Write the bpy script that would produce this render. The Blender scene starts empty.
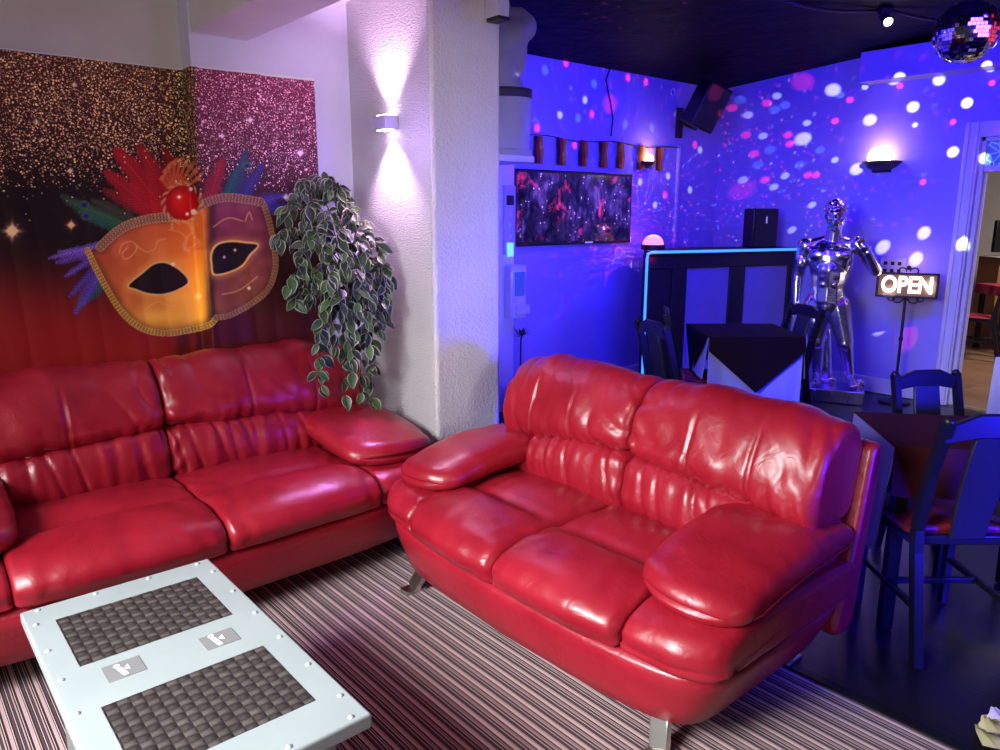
import bpy, bmesh, math, random
import numpy as np
from mathutils import Vector, Matrix, noise

random.seed(7)
PI = math.pi
SC = bpy.context.scene
COL = SC.collection

# ------------------------------------------------------------------ camera geometry (used to lay out the room on paper)
F = 750.0
PIT = math.atan(162 / 750)
PSI = math.radians(-40.5)
H = 1.5
FW = Vector((-math.sin(PSI) * math.cos(PIT), math.cos(PSI) * math.cos(PIT), -math.sin(PIT)))
RT = Vector((math.cos(PSI), math.sin(PSI), 0))
UP = RT.cross(FW)
CAM = Vector((0, 0, H))
FH = Vector((-math.sin(PSI), math.cos(PSI), 0))


def ray(px, py): return FW * F + RT * (px - 500) - UP * (py - 375)
def onz(px, py, z): r = ray(px, py); return CAM + r * ((z - H) / r.z)
def onx(px, py, x): r = ray(px, py); return CAM + r * (x / r.x)
def ony(px, py, y): r = ray(px, py); return CAM + r * (y / r.y)
def fl(lat, D, z=0.0): v = FH * D + RT * lat; return Vector((v.x, v.y, z))   # floor point from side offset and distance
VIEW = PSI            # rotz of a thing squared up to the camera (its local +y points away)


# ------------------------------------------------------------------ mesh helpers
class MB:
    def __init__(s): s.v = []; s.f = []; s.m = []; s.mi = 0
    def add(s, vs, fs):
        o = len(s.v); s.v += [tuple(v) for v in vs]; s.f += [tuple(i + o for i in f) for f in fs]; s.m += [s.mi] * len(fs); return s
    def box(s, x0, x1, y0, y1, z0, z1, M=None):
        vs = [Vector((x, y, z)) for z in (z0, z1) for y in (y0, y1) for x in (x0, x1)]
        if M: vs = [M @ v for v in vs]
        return s.add(vs, [(0, 2, 3, 1), (4, 5, 7, 6), (0, 1, 5, 4), (2, 6, 7, 3), (0, 4, 6, 2), (1, 3, 7, 5)])
    def bar(s, a, b, w, t, up=(0, 0, 1), w2=None, t2=None):      # tapered square bar from a to b
        a, b = Vector(a), Vector(b); d = (b - a).normalized(); u = Vector(up)
        if abs(d.dot(u)) > .95: u = Vector((1, 0, 0))
        x = d.cross(u).normalized(); y = x.cross(d)
        w2 = w2 or w; t2 = t2 or t
        vs = []
        for p, ww, tt in ((a, w, t), (b, w2, t2)):
            for sx, sy in ((-1, -1), (1, -1), (1, 1), (-1, 1)): vs.append(p + x * sx * ww / 2 + y * sy * tt / 2)
        return s.add(vs, [(3, 2, 1, 0), (4, 5, 6, 7), (0, 1, 5, 4), (1, 2, 6, 5), (2, 3, 7, 6), (3, 0, 4, 7)])
    def tube(s, pts, r, n=10, cap=True):
        pts = [Vector(p) for p in pts]; rs = r if isinstance(r, (list, tuple)) else [r] * len(pts)
        vs = []; fs = []; px = None
        for i, p in enumerate(pts):
            d = (pts[min(i + 1, len(pts) - 1)] - pts[max(i - 1, 0)]).normalized()
            if px is None:
                u = Vector((0, 0, 1)) if abs(d.z) < .9 else Vector((1, 0, 0)); px = d.cross(u).normalized()
            else: px = (px - d * px.dot(d)).normalized()
            py = d.cross(px)
            for k in range(n): a = 2 * PI * k / n; vs.append(p + (px * math.cos(a) + py * math.sin(a)) * rs[i])
        for i in range(len(pts) - 1):
            for k in range(n): k2 = (k + 1) % n; fs.append((i * n + k, i * n + k2, (i + 1) * n + k2, (i + 1) * n + k))
        if cap: fs.append(tuple(reversed(range(n)))); fs.append(tuple((len(pts) - 1) * n + k for k in range(n)))
        return s.add(vs, fs)
    def lathe(s, prof, n=24, M=None, a0=0, a1=2 * PI):            # prof: (r,z)
        full = abs(a1 - a0 - 2 * PI) < 1e-6; m = n if full else n + 1
        vs = []; fs = []
        for r, z in prof:
            for k in range(m): a = a0 + (a1 - a0) * k / n; vs.append(Vector((r * math.cos(a), r * math.sin(a), z)))
        for i in range(len(prof) - 1):
            for k in range(n): k2 = (k + 1) % m; fs.append((i * m + k, i * m + k2, (i + 1) * m + k2, (i + 1) * m + k))
        if M: vs = [M @ v for v in vs]
        return s.add(vs, fs)
    def ball(s, c, r, n=12, sc=(1, 1, 1), M=None):
        c = Vector(c); pr = [(math.cos(-PI / 2 + PI * i / n), math.sin(-PI / 2 + PI * i / n)) for i in range(n + 1)]
        pr[0] = (1e-4, -1); pr[-1] = (1e-4, 1)
        T = Matrix.Translation(c) @ (M or Matrix()) @ Matrix.Diagonal((r * sc[0], r * sc[1], r * sc[2], 1))
        return s.lathe(pr, n * 2, T)
    def prism(s, poly, z0, z1, M=None):                          # polygon in xy extruded in z
        n = len(poly); vs = [Vector((x, y, z)) for z in (z0, z1) for x, y in poly]
        if M: vs = [M @ v for v in vs]
        return s.add(vs, [tuple(reversed(range(n))), tuple(range(n, 2 * n))] + [(i, (i + 1) % n, n + (i + 1) % n, n + i) for i in range(n)])
    def build(s, name, mat, parent=None, smooth=40, bev=0, seg=2, sub=0):
        me = bpy.data.meshes.new(name); me.from_pydata(s.v, [], s.f); me.update()
        bm = bmesh.new(); bm.from_mesh(me); bmesh.ops.recalc_face_normals(bm, faces=bm.faces); bm.to_mesh(me); bm.free()
        for m in (mat if isinstance(mat, (list, tuple)) else [mat]): me.materials.append(m)
        if len(set(s.m)) > 1: me.polygons.foreach_set('material_index', s.m)
        if smooth:
            me.polygons.foreach_set('use_smooth', [True] * len(me.polygons))
            if smooth < 180: me.set_sharp_from_angle(angle=math.radians(smooth))
        o = bpy.data.objects.new(name, me); COL.objects.link(o)
        if parent: o.parent = parent
        if bev:
            b = o.modifiers.new('bevel', 'BEVEL'); b.width = bev; b.segments = seg; b.limit_method = 'ANGLE'; b.angle_limit = math.radians(40)
        if sub: b = o.modifiers.new('sub', 'SUBSURF'); b.levels = sub; b.render_levels = sub
        return o


def tag(o, label=None, cat=None, group=None, kind=None):
    if label: o['label'] = label
    if cat: o['category'] = cat
    if group: o['group'] = group
    if kind: o['kind'] = kind
    return o
def thing(name, label, cat, loc=(0, 0, 0), rotz=0, group=None):
    o = bpy.data.objects.new(name, None); COL.objects.link(o); o.location = loc; o.rotation_euler = (0, 0, rotz); o.empty_display_size = .05
    return tag(o, label, cat, group)
def struct(o, label=None): return tag(o, label, None, None, 'structure')
def dup(root, loc, rotz, label, group=None):
    r = root.copy(); COL.objects.link(r); r.location = loc; r.rotation_euler = (0, 0, rotz); r['label'] = label
    if group: r['group'] = group
    for ch in list(root.children):
        c = ch.copy(); COL.objects.link(c); c.parent = r
        for g in ch.children: d = g.copy(); COL.objects.link(d); d.parent = c
    return r
def text_mesh(s, size, ext=.002, bold=0.0):
    cu = bpy.data.curves.new('t', 'FONT'); cu.body = s; cu.size = size; cu.extrude = ext; cu.offset = bold; cu.align_x = 'CENTER'; cu.align_y = 'CENTER'
    o = bpy.data.objects.new('t', cu); COL.objects.link(o)
    dg = bpy.context.evaluated_depsgraph_get(); me = bpy.data.meshes.new_from_object(o.evaluated_get(dg))
    bpy.data.objects.remove(o); return me


# ------------------------------------------------------------------ materials
def lin(c):
    return tuple((x / 255 / 12.92 if x / 255 <= .04045 else ((x / 255 + .055) / 1.055) ** 2.4) for x in c)
class N:
    def __init__(s, nt): s.nt = nt; s.n = nt.nodes; s.l = nt.links
    def __call__(s, t, **kw):
        nd = s.n.new(t)
        for k, v in kw.items():
            if k.startswith('i_'):
                k = k[2:]; k = int(k) if k.isdigit() else k
                nd.inputs[k].default_value = v
            else: setattr(nd, k, v)
        return nd
    def link(s, a, b): s.l.new(a, b)
    def math(s, op, a, b=None, c=None, clamp=False):
        nd = s.n.new('ShaderNodeMath'); nd.operation = op; nd.use_clamp = clamp
        for i, x in enumerate((a, b, c)):
            if x is None: continue
            if isinstance(x, (int, float)): nd.inputs[i].default_value = x
            else: s.l.new(x, nd.inputs[i])
        return nd.outputs[0]
    def ramp(s, fac, stops, interp='LINEAR'):
        nd = s.n.new('ShaderNodeValToRGB'); cr = nd.color_ramp; cr.interpolation = interp
        while len(cr.elements) > 1: cr.elements.remove(cr.elements[-1])
        cr.elements[0].position = stops[0][0]; cr.elements[0].color = (*stops[0][1], 1)
        for p, c in stops[1:]: e = cr.elements.new(p); e.color = (*c, 1)
        s.l.new(fac, nd.inputs[0]); return nd.outputs[0]
    def mix(s, fac, a, b, mode='MIX'):
        nd = s.n.new('ShaderNodeMix'); nd.data_type = 'RGBA'; nd.blend_type = mode
        for i, x in ((0, fac), (6, a), (7, b)):
            if isinstance(x, (int, float)): nd.inputs[i].default_value = x
            elif isinstance(x, tuple): nd.inputs[i].default_value = (*x, 1) if len(x) == 3 else x
            else: s.l.new(x, nd.inputs[i])
        return nd.outputs[2]


def mat(name, col, rough=.5, metal=0, spec=.5, emit=None, es=0, coat=0, bump=None, sheen=0, trans=0, alpha=1):
    """col linear; bump = (scale, strength, distance)"""
    m = bpy.data.materials.new(name); m.use_nodes = True; n = N(m.node_tree); b = n.n['Principled BSDF']
    b.inputs['Base Color'].default_value = (*col, 1); b.inputs['Roughness'].default_value = rough; b.inputs['Metallic'].default_value = metal
    b.inputs['Specular IOR Level'].default_value = spec; b.inputs['Coat Weight'].default_value = coat; b.inputs['Coat Roughness'].default_value = .15
    b.inputs['Sheen Weight'].default_value = sheen; b.inputs['Transmission Weight'].default_value = trans; b.inputs['Alpha'].default_value = alpha
    tc = n('ShaderNodeTexCoord')
    nz = n('ShaderNodeTexNoise', i_Scale=6.0, i_Detail=3.0); n.link(tc.outputs['Object'], nz.inputs['Vector'])
    v = n.mix(.12, (*col,), n.ramp(nz.outputs['Fac'], [(.3, tuple(c * .6 for c in col)), (.7, tuple(min(1, c * 1.35) for c in col))]))
    n.link(v, b.inputs['Base Color'])
    if emit: b.inputs['Emission Color'].default_value = (*emit, 1); b.inputs['Emission Strength'].default_value = es
    if bump:
        nb = n('ShaderNodeTexNoise', i_Scale=bump[0], i_Detail=4.0); n.link(tc.outputs['Object'], nb.inputs['Vector'])
        bp = n('ShaderNodeBump', i_Strength=bump[1], i_Distance=bump[2]); n.link(nb.outputs['Fac'], bp.inputs['Height']); n.link(bp.outputs[0], b.inputs['Normal'])
    return m


def leather():
    m = bpy.data.materials.new('red_leather'); m.use_nodes = True; n = N(m.node_tree); b = n.n['Principled BSDF']
    tc = n('ShaderNodeTexCoord')
    nz = n('ShaderNodeTexNoise', i_Scale=5.0, i_Detail=5.0); n.link(tc.outputs['Object'], nz.inputs['Vector'])
    n.link(n.ramp(nz.outputs['Fac'], [(.25, (.27, .006, .017)), (.75, (.38, .010, .026))]), b.inputs['Base Color'])
    b.inputs['Specular IOR Level'].default_value = .55
    n.link(n.ramp(nz.outputs['Fac'], [(.3, (.30,) * 3), (.7, (.40,) * 3)]), b.inputs['Roughness'])
    b.inputs['Coat Weight'].default_value = .12; b.inputs['Coat Roughness'].default_value = .25
    vo = n('ShaderNodeTexVoronoi', i_Scale=260.0); vo.feature = 'DISTANCE_TO_EDGE'; n.link(tc.outputs['Object'], vo.inputs['Vector'])
    w = n('ShaderNodeTexNoise', i_Scale=16.0, i_Detail=3.0, i_Distortion=1.2); n.link(tc.outputs['Object'], w.inputs['Vector'])
    b1 = n('ShaderNodeBump', i_Strength=.10, i_Distance=.002); n.link(vo.outputs['Distance'], b1.inputs['Height'])
    b2 = n('ShaderNodeBump', i_Strength=.22, i_Distance=.012); n.link(w.outputs['Fac'], b2.inputs['Height']); n.link(b1.outputs[0], b2.inputs['Normal'])
    n.link(b2.outputs[0], b.inputs['Normal'])
    return m
RED = leather()
STITCH = mat('red_stitching', (.16, .004, .01), .5)
CHROME = mat('brushed_chrome', (.62, .6, .55), .28, 1)


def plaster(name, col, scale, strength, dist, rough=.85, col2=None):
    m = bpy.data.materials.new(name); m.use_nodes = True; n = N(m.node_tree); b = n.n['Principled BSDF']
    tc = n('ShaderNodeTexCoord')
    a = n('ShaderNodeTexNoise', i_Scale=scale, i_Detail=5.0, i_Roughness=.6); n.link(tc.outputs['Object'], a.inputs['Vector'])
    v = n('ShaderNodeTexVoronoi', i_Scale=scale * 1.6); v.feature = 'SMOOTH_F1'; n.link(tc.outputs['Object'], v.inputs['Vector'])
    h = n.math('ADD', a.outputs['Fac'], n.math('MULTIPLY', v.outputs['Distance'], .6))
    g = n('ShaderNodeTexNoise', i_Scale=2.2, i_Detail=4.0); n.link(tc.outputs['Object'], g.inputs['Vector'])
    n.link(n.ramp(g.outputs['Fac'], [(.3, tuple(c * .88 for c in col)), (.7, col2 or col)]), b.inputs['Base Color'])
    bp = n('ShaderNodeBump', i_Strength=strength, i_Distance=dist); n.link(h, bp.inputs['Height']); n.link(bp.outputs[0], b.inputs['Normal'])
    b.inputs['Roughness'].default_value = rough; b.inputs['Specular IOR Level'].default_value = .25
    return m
W_LEFT = plaster('grey_painted_plaster', (.66, .63, .58), 7, .15, .02)
W_STEP = plaster('lilac_light_tinted_plaster', (.74, .71, .88), 22, .15, .01)  # lilac light is tinted into the plaster colour
W_PIL = plaster('rough_white_plaster', (.74, .69, .70), 60, .55, .011)
W_SIDE = plaster('sparkling_white_plaster', (.78, .75, .77), 100, 1.0, .016, .42)
W_BACK = plaster('blue_light_tinted_wall_paint', (.42, .36, .80), 30, .10, .01)  # white paint with the blue party light tinted into its colour
CEIL_W = mat('white_ceiling_paint', (.8, .79, .79), .8)
CEIL_B = mat('black_ceiling_paint', (.0035, .003, .005), .6, spec=.08, bump=(5, .5, .05))
TRIM_W = mat('white_gloss_paint', (.75, .73, .78), .35)
BLACKWOOD = mat('black_stained_wood', (.007, .006, .008), .36, spec=.35)
BLACK = mat('black_plastic', (.008, .008, .01), .4)
IRON = mat('black_iron', (.012, .011, .012), .45)


def carpet():
    m = bpy.data.materials.new('striped_carpet'); m.use_nodes = True; n = N(m.node_tree); b = n.n['Principled BSDF']
    tc = n('ShaderNodeTexCoord'); sx = n('ShaderNodeSeparateXYZ'); n.link(tc.outputs['Object'], sx.inputs[0])
    x = sx.outputs['X']
    wob = n('ShaderNodeTexNoise', i_Scale=3.0, i_Detail=1.0); n.link(tc.outputs['Object'], wob.inputs['Vector'])
    x = n.math('ADD', x, n.math('MULTIPLY', wob.outputs['Fac'], .003))
    per = n.math('MULTIPLY', x, 1 / .052); fr = n.math('FRACT', per); wn = n('ShaderNodeTexWhiteNoise', noise_dimensions='1D'); n.link(n.math('FLOOR', n.math('MULTIPLY', x, 210)), wn.inputs['W'])
    D1, D2, P1, P2, M1 = (.010, .003, .005), (.030, .008, .013), (.80, .54, .54), (.90, .70, .68), (.13, .062, .085)
    c1 = n.ramp(fr, [(0, P1), (.19, D1), (.23, P2), (.27, D1), (.35, M1), (.44, D2), (.50, P2), (.54, D1), (.58, M1), (.66, D1), (.70, P1), (.77, D2), (.84, P2), (.88, D1), (.95, D2)], 'CONSTANT')
    c3 = n.mix(.28, c1, n.ramp(wn.outputs['Value'], [(0, (.45, .42, .42)), (1, (1.25, 1.2, 1.25))]), 'MULTIPLY')
    pile = n('ShaderNodeTexNoise', i_Scale=420.0, i_Detail=2.0); n.link(tc.outputs['Object'], pile.inputs['Vector'])
    c4 = n.mix(.5, c3, n.ramp(pile.outputs['Fac'], [(.3, (.35,) * 3), (.7, (1,) * 3)]), 'MULTIPLY')
    n.link(c4, b.inputs['Base Color']); b.inputs['Roughness'].default_value = .95; b.inputs['Specular IOR Level'].default_value = .1; b.inputs['Sheen Weight'].default_value = .15
    bp = n('ShaderNodeBump', i_Strength=.5, i_Distance=.004); n.link(pile.outputs['Fac'], bp.inputs['Height']); n.link(bp.outputs[0], b.inputs['Normal'])
    return m
def planks(name, c1, c2, rough, ang=0.0, w=7.0):
    m = bpy.data.materials.new(name); m.use_nodes = True; n = N(m.node_tree); b = n.n['Principled BSDF']
    tc = n('ShaderNodeTexCoord'); mp = n('ShaderNodeMapping'); mp.inputs['Rotation'].default_value = (0, 0, ang); n.link(tc.outputs['Object'], mp.inputs[0])
    br = n('ShaderNodeTexBrick', i_Scale=1.0); br.offset = .37
    br.inputs['Color1'].default_value = (*c1, 1); br.inputs['Color2'].default_value = (*c2, 1); br.inputs['Mortar'].default_value = (*(c * .3 for c in c1), 1)
    br.inputs['Mortar Size'].default_value = .002; br.inputs['Brick Width'].default_value = 1.1; br.inputs['Row Height'].default_value = 1 / w
    n.link(mp.outputs[0], br.inputs['Vector'])
    sc = n('ShaderNodeMapping'); sc.inputs['Scale'].default_value = (3, 45, 1); n.link(mp.outputs[0], sc.inputs[0])
    g = n('ShaderNodeTexNoise', i_Scale=2.0, i_Detail=5.0); n.link(sc.outputs[0], g.inputs['Vector'])
    n.link(n.mix(.55, br.outputs['Color'], n.ramp(g.outputs['Fac'], [(.3, (.45,) * 3), (.7, (1.1,) * 3)]), 'MULTIPLY'), b.inputs['Base Color'])
    b.inputs['Roughness'].default_value = rough
    bp = n('ShaderNodeBump', i_Strength=.25, i_Distance=.003); n.link(g.outputs['Fac'], bp.inputs['Height']); n.link(bp.outputs[0], b.inputs['Normal'])
    return m
CARPET = carpet()
DARKFLOOR = planks('dark_plank_floor', (.010, .008, .011), (.015, .011, .013), .30, PI / 2)
OAKFLOOR = planks('brown_plank_floor', (.19, .095, .05), (.24, .13, .075), .4, PI / 2)

# ================================================================== THE ROOM
def wall(name, m, *boxes, label=None, bev=0):
    b = MB()
    for bx in boxes: b.box(*bx)
    return struct(b.build(name, m, None, 30, bev), label)

YL, YS, YB, XR = 3.60, 3.48, 4.36, 6.50
PX0, PX1, PY = 1.99, 2.39, 2.79
EDGE = 2.22
wall('floor', CARPET, (-2.2, EDGE, -2.4, YL, -.06, 0), label='striped pink and dark brown carpet')
wall('floor.001', DARKFLOOR, (EDGE, XR + .1, -2.4, YB, -.06, -.004), label='dark glossy plank floor')
wall('floor.002', OAKFLOOR, (XR + .1, 11.9, -1.5, 5.4, -.06, -.004), label='brown plank floor of the next room')
wall('trim_1', mat('edge_strip', (.02, .018, .02), .3, .6), (EDGE - .012, EDGE + .022, -2.4, 2.7, -.004, .006), label='thin dark edging strip between carpet and plank floor')
wall('trim_2', mat('brass_strip', (.55, .38, .16), .35, .8), (XR - .0, XR + .06, 1.0, 2.1, -.004, .008), label='brass threshold strip in the doorway')
wall('wall_left', W_LEFT, (-2.2, 1.222, YL, YL + .1, 0, 2.62), label='grey painted wall behind the sofa')
wall('wall_chimney', W_STEP, (1.222, PX0 + .05, YS, YL + .1, 0, 2.62), label='pale wall section, lit and tinted lilac, standing forward beside the pillar')
wall('beam', CEIL_W, (1.232, 1.478, -2.4, YS, 2.255, 2.6), label='white boxed beam under the ceiling')
wall('ceiling', CEIL_W, (-2.2, PX1, -2.4, YL, 2.50, 2.56), label='white ceiling over the sofas')
# black ceiling, rising slightly towards the door
b = MB()
def cz(y): return 2.645 + (YB - y) * .075
b.add([(PX1 - .02, -2.4, cz(-2.4)), (XR + .1, -2.4, cz(-2.4)), (XR + .1, YB + .05, cz(YB + .05)), (PX1 - .02, YB + .05, cz(YB + .05)),
       (PX1 - .02, -2.4, 3.3), (XR + .1, -2.4, 3.3), (XR + .1, YB + .05, 3.3), (PX1 - .02, YB + .05, 3.3)],
      [(0, 1, 2, 3), (7, 6, 5, 4), (0, 4, 5, 1), (1, 5, 6, 2), (2, 6, 7, 3), (3, 7, 4, 0)])
struct(b.build('ceiling.001', CEIL_B, None, 30), 'black ceiling over the dance floor')
# pillar: rough front, sparkling side
b = MB(); b.box(PX0, PX1, PY, YB + .05, 0, 3.2)
for i in range(len(b.f)): b.m[i] = 0
b.m[4] = 1
o = b.build('pillar', [W_PIL, W_SIDE], None, 30, .022, 3); struct(o, 'rough white plastered pillar')
wall('wall_back', W_BACK, (PX1, XR + .1, YB, YB + .1, 0, 3.2), label='blue-lit and blue-tinted back wall carrying the screen')
DY0, DY1, DZ = 1.05, 2.095, 2.05
wall('wall_right', W_BACK, (XR, XR + .1, DY1, YB, 0, 3.2), (XR, XR + .1, DY0, DY1, DZ, 3.2), (XR, XR + .1, -2.4, DY0, 0, 3.2), label='blue-lit and blue-tinted right wall with the doorway')
wall('baseboard_right', TRIM_W, (XR - .02, XR, 2.20, YB, 0, .13), label='white skirting board under the right wall', bev=.004)
wall('baseboard_back', TRIM_W, (3.9, XR - .02, YB - .02, YB, 0, .13), label='white skirting board under the back wall', bev=.004)
# pelmet box high on right wall
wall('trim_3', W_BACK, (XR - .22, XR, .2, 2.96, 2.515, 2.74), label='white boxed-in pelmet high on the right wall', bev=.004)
# pilaster with ledge by the pillar
LX = ony(514, 300, 4.24).x; LZ = ony(512, 158, 3.40).z
wall('trim_4', TRIM_W, (3.3, LX, 4.24, YB, 0, 1.92), label='narrow white pilaster beside the pillar', bev=.005)
wall('trim_5', TRIM_W, (5.845, 5.872, YB - .02, YB, .1, 2.09), label='thin white conduit running up the back wall')
# door frame with transom
b = MB()
for y0, y1, x0 in ((DY1 - .0, DY1 + .11, XR - .035), (DY1 + .015, DY1 + .035, XR - .05), (DY1 + .075, DY1 + .098, XR - .05)): b.box(x0, XR, y0, y1, 0, DZ + .11)
b.box(XR - .035, XR, DY0, DY1, DZ, DZ + .11)
b.box(XR - .035, XR, DY0 - .12, DY0, 0, DZ + .11)
b.box(XR, XR + .1, DY1 - .03, DY1, 0, DZ); b.box(XR, XR + .1, DY0, DY0 + .03, 0, DZ); b.box(XR, XR + .1, DY0, DY1, DZ - .03, DZ)
b.box(XR + .02, XR + .08, DY0, DY1, 1.80, 1.845)
b.box(XR + .045, XR + .075, DY1 - .045, DY1 - .03, 0, 1.8)
df = struct(b.build('door_1', TRIM_W, None, 30, .004), 'white door frame with a glazed strip above')
def glassmat():
    m = bpy.data.materials.new('blue_patterned_glass'); m.use_nodes = True; n = N(m.node_tree); bs = n.n['Principled BSDF']
    tc = n('ShaderNodeTexCoord'); v = n('ShaderNodeTexVoronoi', i_Scale=16.0); v.feature = 'DISTANCE_TO_EDGE'; n.link(tc.outputs['Object'], v.inputs['Vector'])
    c = n.ramp(v.outputs['Distance'], [(.0, (.30, .42, .75)), (.06, (.05, .12, .42)), (.3, (.03, .08, .32))])
    n.link(c, bs.inputs['Base Color']); bs.inputs['Roughness'].default_value = .2
    n.link(c, bs.inputs['Emission Color']); bs.inputs['Emission Strength'].default_value = .45
    return m
b = MB().box(XR + .045, XR + .055, DY0 + .03, DY1 - .03, 1.845, DZ - .03); struct(b.build('pane', glassmat(), df, 30))
# next room
wall('wall_far', mat('cream_wallpaper', (.62, .58, .55), .8), (11.8, 11.9, -1.5, 5.4, 0, 2.9), label='cream wall of the next room')
wall('ceiling.002', CEIL_W, (XR + .1, 11.9, -1.5, 5.4, 2.9, 2.95), label='ceiling of the next room')

# ================================================================== SOFAS
def catmull(pts, n=6):
    out = []; k = len(pts)
    for i in range(k):
        p0, p1, p2, p3 = (pts[(i + j - 1) % k] for j in range(4))
        for s in range(n):
            t = s / n
            out.append(tuple(.5 * (2 * b + (c - a) * t + (2 * a - 5 * b + 4 * c - d) * t * t + (3 * b - a - 3 * c + d) * t ** 3) for a, b, c, d in zip(p0, p1, p2, p3)))
    return out
def prof_normals(p):
    n = len(p); ar = sum(p[i][0] * p[(i + 1) % n][1] - p[(i + 1) % n][0] * p[i][1] for i in range(n)); sg = 1 if ar > 0 else -1
    out = []
    for i in range(n):
        dx = p[(i + 1) % n][0] - p[i - 1][0]; dy = p[(i + 1) % n][1] - p[i - 1][1]; l = math.hypot(dx, dy) or 1
        out.append((sg * dy / l, -sg * dx / l))
    return out
def loft(ctrl, c0, c1, r, mapf, n=6, step=.012, puff=0, disp=None, r1=None):
    """closed profile (ctrl = (a,b,w)) swept from c0 to c1 with filleted ends; w scales the puff"""
    pr = catmull(ctrl, n); nm = prof_normals(pr); W = c1 - c0; k = len(pr); r1 = r1 or r
    cs = []
    for i in range(9): t = i / 8 * PI / 2; cs.append((c0 + r * (1 - math.sin(t)) if False else c0 + r * (1 - math.cos(t)), r * (1 - math.sin(t))))
    m = max(4, int((W - r - r1) / step))
    for i in range(1, m): cs.append((c0 + r + (W - r - r1) * i / m, 0))
    for i in range(9): t = i / 8 * PI / 2; cs.append((c1 - r1 + r1 * math.sin(t), r1 * (1 - math.cos(t))))
    vs = []; fs = []
    for c, ins in cs:
        u = (c - c0) / W
        pf = puff * (1 - abs(2 * u - 1) ** 2.6)
        for j, p in enumerate(pr):
            w = p[2] if len(p) > 2 else 1
            d = pf * w - ins
            if disp: d += disp(c, u, j / k, p) * (1 - ins / max(r, 1e-6) * .6)
            vs.append(mapf(p[0] + nm[j][0] * d, p[1] + nm[j][1] * d, c))
    for i in range(len(cs) - 1):
        for j in range(k): j2 = (j + 1) % k; fs.append((i * k + j, i * k + j2, (i + 1) * k + j2, (i + 1) * k + j))
    for base in (0, (len(cs) - 1) * k):
        ce = sum((Vector(v) for v in vs[base:base + k]), Vector()) / k; vs.append(ce); ci = len(vs) - 1
        for j in range(k): fs.append((base + j, base + (j + 1) % k, ci))
    return vs, fs


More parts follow.
